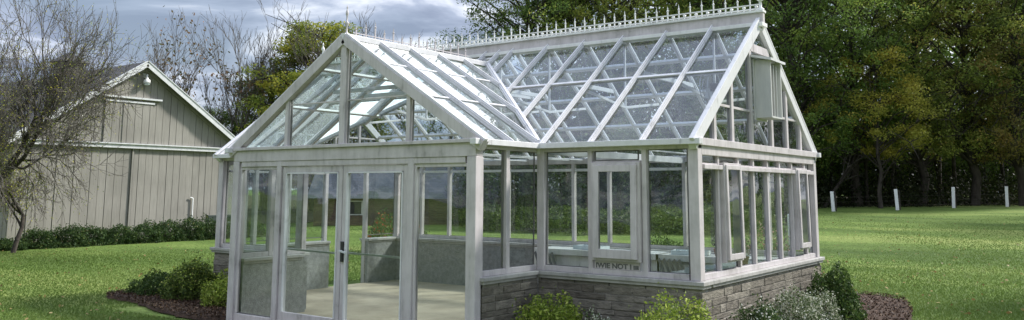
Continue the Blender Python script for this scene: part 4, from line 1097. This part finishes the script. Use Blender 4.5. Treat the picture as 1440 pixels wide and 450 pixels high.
TL = [(-24.3, 31.8, 'dark', 0.3, .95, 'big dark tree nearest the wing ridge, left end of the wood'),
      (-22.8, 33.2, 'oak', 1.1, .95, 'broad dark tree behind the left part of the ridge cresting'),
      (-20.0, 34.2, 'maple', 2.1, 1.0, 'olive green tree behind the middle of the ridge cresting'),
      (-17.2, 37.2, 'thin', 0.7, 1.15, 'thin tree with sky showing through above the ridge cresting'),
      (-15.0, 37.8, 'oak', 3.0, .92, 'dark tree behind the right third of the ridge cresting'),
      (-11.8, 40.2, 'dark', 4.1, 1.0, 'dense dark tree right behind the greenhouse ridge end'),
      (-9.2, 44.0, 'oak', 5.0, 1.05, 'tall dark tree above the yellowing tree'),
      (-6.2, 46.2, 'maple', 1.9, 1.0, 'tall dark tree between the second and third fence posts'),
      (-3.6, 47.4, 'maple', 2.6, 1.05, 'olive tree standing behind the third fence post'),
      (-1.2, 47.6, 'autumn', 4.4, 1.05, 'olive tree near the right edge behind the last fence post'),
      (1.2, 51.2, 'oak', .2, 1.0, 'dark tree at the right edge of the photo')]
for x, y, k, rz, s, lb in TL: leafy('leafy_tree', lb, (x, y), k, rz, (s, s, s), G1)
leafy('leafy_tree', 'yellowing tree in front of the dark wood, right of the greenhouse', (-7.3, 41.0), 'yellow', .6, (1.0, 1.0, 1.0))
for x, y, lb in ((-18.8, 21.5, 'dark evergreen bush behind the greenhouse, leftmost of the row by the outbuilding'), (-16.2, 22.6, 'dark evergreen bush seen through the wing side glass'), (-13.6, 23.8, 'dark evergreen bush seen through the first pane right of the inner corner'),
                 (-11.2, 25.2, 'dark evergreen bush seen behind the front casement'), (-9.7, 26.0, 'dark evergreen bush at the right end of the row behind the greenhouse')):
    shrub('evergreen_bush', lb, 'evergreen bush', (x, y, float(zt(x, y))), (2.2, 1.7, 3.6), 'lf_dark', n=8000, leaf=.19, seed=int(-x * 10), group='dark evergreen bushes behind the greenhouse', lump=.16)
for i, (x, y, lb) in enumerate(((-16.6, 19.4, 'low green garden bush in front of the brick outbuilding'), (-13.6, 19.6, 'low green garden bush behind the wing side glass'), (-11.0, 20.6, 'low green garden bush behind the pane right of the inner corner'),
                 (-9.1, 21.4, 'low green garden bush behind the front casement'), (-8.0, 21.0, 'low green garden bush behind the pane left of the corner post'))):
    shrub('garden_bush', lb, 'bush', (x, y, float(zt(x, y))), (1.9, 1.3, .85), 'lf_mid', n=5000, leaf=.11, seed=200 + i, group='low bushes behind the greenhouse', lump=.2)
# bare leaning limb in front of the wood
sg, tp = branch_tree(77, 7.5, .12, levels=4, spread=.4, up=.05, split=(1, 2), first=.42, shrink=.7, lean=(.55, .62), jit=.08)
bare_tree('bare_tree', 'dark leaning bare limb beside the yellowing tree', (-10.3, 41.0, .8), sg, tp, split_r=.04)

def wood_mass():
    rr = np.random.default_rng(99); P = []; S = []; rn = []; segs = []
    u = np.array([.62, .785]); v = np.array([-.785, .62])
    for i in range(1150):
        a = rr.uniform(-17, 24); b = rr.uniform(5, 17); h = rr.uniform(0., 17) if i % 3 else rr.uniform(0, 6)
        c = np.array([-5 + u[0] * a + v[0] * b, 45.5 + u[1] * a + v[1] * b, h + .8]); n = 90
        g = rr.normal(size=(n, 3)); g *= 1.0; P.append(c + g * np.array([1.0, 1.0, .7])); S.append(rr.uniform(.24, .46, n)); rn.append(np.clip(rr.uniform(0, .5) + rr.random(n) * .4, 0, 1))
    for i in range(90):
        a = rr.uniform(-17, 22); b = rr.uniform(2, 14); x = -5 + u[0] * a + v[0] * b; y = 45.5 + u[1] * a + v[1] * b; z = float(zt(x, y)); hh = rr.uniform(6, 12)
        segs.append((np.array([x, y, z - .2]), np.array([x + rr.normal() * .6, y, z + hh]), rr.uniform(.08, .2), .05))
    P = np.concatenate(P); V, F = leaves(P, np.concatenate(S), .65, rng=rr)
    w = empty('woodland', (0, 0, 0)); tag(w, 'dark mass of further woodland behind the front trees', 'woodland', kind='stuff')
    fastmesh('foliage', V, F, M['lf_tree'], rnd=np.concatenate(rn), parent=w); tubes(segs, 'trunks', M['bark'], w, 5)
    # brush at the wood's edge
    P = []; S = []; rn = []
    for i in range(520):
        a = rr.uniform(-30, 20); b = rr.uniform(.3, 4.5); x = -5 + u[0] * a + v[0] * b - .0; y = 45.2 + u[1] * a + v[1] * b; z = float(zt(x, y)); n = 70; hh = rr.uniform(.3, 1.1) + b * .42
        g = rr.normal(size=(n, 3)) * np.array([.55, .55, .4 * hh + .15]); q = np.array([x, y, z + hh * .5]) + g; q[:, 2] = np.maximum(q[:, 2], z); P.append(q); S.append(rr.uniform(.10, .24, n)); rn.append(np.clip(rr.uniform(0, .5) + rr.random(n) * .4, 0, 1))
    V, F = leaves(np.concatenate(P), np.concatenate(S), .5, rng=rr)
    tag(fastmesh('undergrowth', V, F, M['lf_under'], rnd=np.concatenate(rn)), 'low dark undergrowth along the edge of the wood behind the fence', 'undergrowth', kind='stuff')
wood_mass()

# unseen trees added outside the frame to shade the lawn and fill pane reflections
for x, y, k, rz, s, lb in ((9.5, 41., 'oak', 2.6, .95, 'broad unseen tree added outside the right edge to shade the far lawn'), (7.2, 12.6, 'maple', 1., .5, 'small unseen olive tree added at the right to shade the near lawn'),
                           (-6., -36., 'oak', 2., 1., 'unseen tree added behind the viewer for reflections, left one'), (4., -40., 'dark', 0., 1., 'unseen tree added behind the viewer for reflections, middle one'), (14., -34., 'maple', 3., 1., 'unseen tree added behind the viewer for reflections, right one'), (-16., -34., 'dark', 4., 1., 'unseen tree added behind the viewer for reflections, far left'), (-24., -30., 'oak', 1., 1.1, 'dark unseen tree added far behind the viewer for reflections, first of its row'), (-30., -25., 'maple', 2., 1.1, 'olive unseen tree added far behind the viewer for reflections'), (-37., -20., 'dark', 3., 1.1, 'dark unseen tree added far behind the viewer for reflections, last of its row'), (-11., -33., 'oak', 5., 1.1, 'dark unseen tree added behind the viewer for reflections, beside the far left one'), (14., 43., 'dark', 5., 1., 'dark unseen tree added outside the right edge for reflections, the nearer one'), (19., 40., 'oak', 3., 1., 'dark unseen tree added outside the right edge for reflections, the farther one')):
    leafy('leafy_tree', lb, (x, y), k, rz, (s, s, s), 'unseen trees added outside the view for shade and reflections')

# ------------------------------------------------------------------ light and sky
SUN_EL, SUN_AZ = 40., 146.      # azimuth measured from -y towards +x
az = R(SUN_AZ); el = R(SUN_EL)
sd = Vector((math.sin(az) * math.cos(el), -math.cos(az) * math.cos(el), math.sin(el)))
sl_ = bpy.data.lights.new('sun', 'SUN'); sl_.energy = 3.2; sl_.angle = R(7); sl_.color = (1., .965, .91)
so = bpy.data.objects.new('sun', sl_); COL.objects.link(so); so.rotation_euler = sd.to_track_quat('Z', 'Y').to_euler()
wd = bpy.data.worlds.new('World'); scene.world = wd; wd.use_nodes = True; nt = wd.node_tree; nt.nodes.clear(); L = nt.links
sky = N(nt, 'ShaderNodeTexSky', sky_type='NISHITA'); sky.sun_disc = False; sky.sun_elevation = el; sky.sun_rotation = math.atan2(sd.x, sd.y); sky.dust_density = 2.; sky.air_density = 1.2
tc = N(nt, 'ShaderNodeTexCoord'); sx = N(nt, 'ShaderNodeSeparateXYZ'); L.new(tc.outputs['Generated'], sx.inputs[0])
zz = N(nt, 'ShaderNodeMath', operation='ADD'); L.new(sx.outputs[2], zz.inputs[0]); zz.inputs[1].default_value = .10
zm = N(nt, 'ShaderNodeMath', operation='MAXIMUM'); L.new(zz.outputs[0], zm.inputs[0]); zm.inputs[1].default_value = .02
dx_ = N(nt, 'ShaderNodeMath', operation='DIVIDE'); L.new(sx.outputs[0], dx_.inputs[0]); L.new(zm.outputs[0], dx_.inputs[1])
dy_ = N(nt, 'ShaderNodeMath', operation='DIVIDE'); L.new(sx.outputs[1], dy_.inputs[0]); L.new(zm.outputs[0], dy_.inputs[1])
cv = N(nt, 'ShaderNodeCombineXYZ'); L.new(dx_.outputs[0], cv.inputs[0]); L.new(dy_.outputs[0], cv.inputs[1]); cv.inputs[2].default_value = 3.7
cn = N(nt, 'ShaderNodeTexNoise', Scale=1.15, Detail=7, Roughness=.55); cn.inputs['Distortion'].default_value = .4; L.new(cv.outputs[0], cn.inputs['Vector'])
cn2 = N(nt, 'ShaderNodeTexNoise', Scale=.55, Detail=5, Roughness=.5); L.new(cv.outputs[0], cn2.inputs['Vector'])
ccol = ramp(nt, cn.outputs[0], [(.40, (2.3, 2.75, 3.8)), (.50, (3.9, 4.45, 5.7)), (.60, (9.2, 9.5, 10.2))])
cov = ramp(nt, cn2.outputs[0], [(.34, (0.62, .62, .62)), (.52, (.98, .98, .98))])
mx = N(nt, 'ShaderNodeMix', data_type='RGBA'); L.new(cov, mx.inputs[0]); L.new(sky.outputs[0], mx.inputs[6]); L.new(ccol, mx.inputs[7])
zr = ramp(nt, sx.outputs[2], [(.0, (.5, .5, .5)), (.30, (.48, .49, .5)), (.62, (1., 1., 1.))])
mz_ = N(nt, 'ShaderNodeMix', data_type='RGBA', blend_type='MULTIPLY'); mz_.inputs[0].default_value = 1; L.new(mx.outputs[2], mz_.inputs[6]); L.new(zr, mz_.inputs[7])
bg = N(nt, 'ShaderNodeBackground', Strength=.15); L.new(mz_.outputs[2], bg.inputs[0]); wo = N(nt, 'ShaderNodeOutputWorld'); L.new(bg.outputs[0], wo.inputs[0])

# ------------------------------------------------------------------ camera
yaw, pitch, roll, f_, sy = -.6271, .1384, .0042, 1184.4, -1.2327
fx_ = Vector((math.sin(yaw), math.cos(yaw), 0)); r_ = Vector((math.cos(yaw), -math.sin(yaw), 0)); u_ = Vector((0, 0, 1))
Fw = fx_ * math.cos(pitch) + u_ * math.sin(pitch); Up = u_ * math.cos(pitch) - fx_ * math.sin(pitch)
R2 = r_ * math.cos(roll) + Up * math.sin(roll); U2 = Up * math.cos(roll) - r_ * math.sin(roll)
cd = bpy.data.cameras.new('camera'); cam = bpy.data.objects.new('camera', cd); COL.objects.link(cam)
mt = Matrix((R2, U2, -Fw)).transposed().to_4x4(); mt.translation = Vector((3.6526, -8.3933, 1.7704)); cam.matrix_world = mt
cd.sensor_width = 36; cd.sensor_fit = 'HORIZONTAL'; cd.lens = f_ / 1440 * 36; cd.shift_y = sy * 100 / 1440; cd.clip_end = 3000; cd.clip_start = .05
scene.camera = cam
scene.view_settings.view_transform = 'Standard'; scene.view_settings.look = 'None'; scene.view_settings.gamma = 1; scene.view_settings.exposure = .85
scene.view_settings.use_curve_mapping = False
c = scene.cycles; c.max_bounces = 12; c.transparent_max_bounces = 40; c.diffuse_bounces = 3; c.glossy_bounces = 4; c.transmission_bounces = 4
c.caustics_reflective = False; c.caustics_refractive = False; c.sample_clamp_indirect = 4
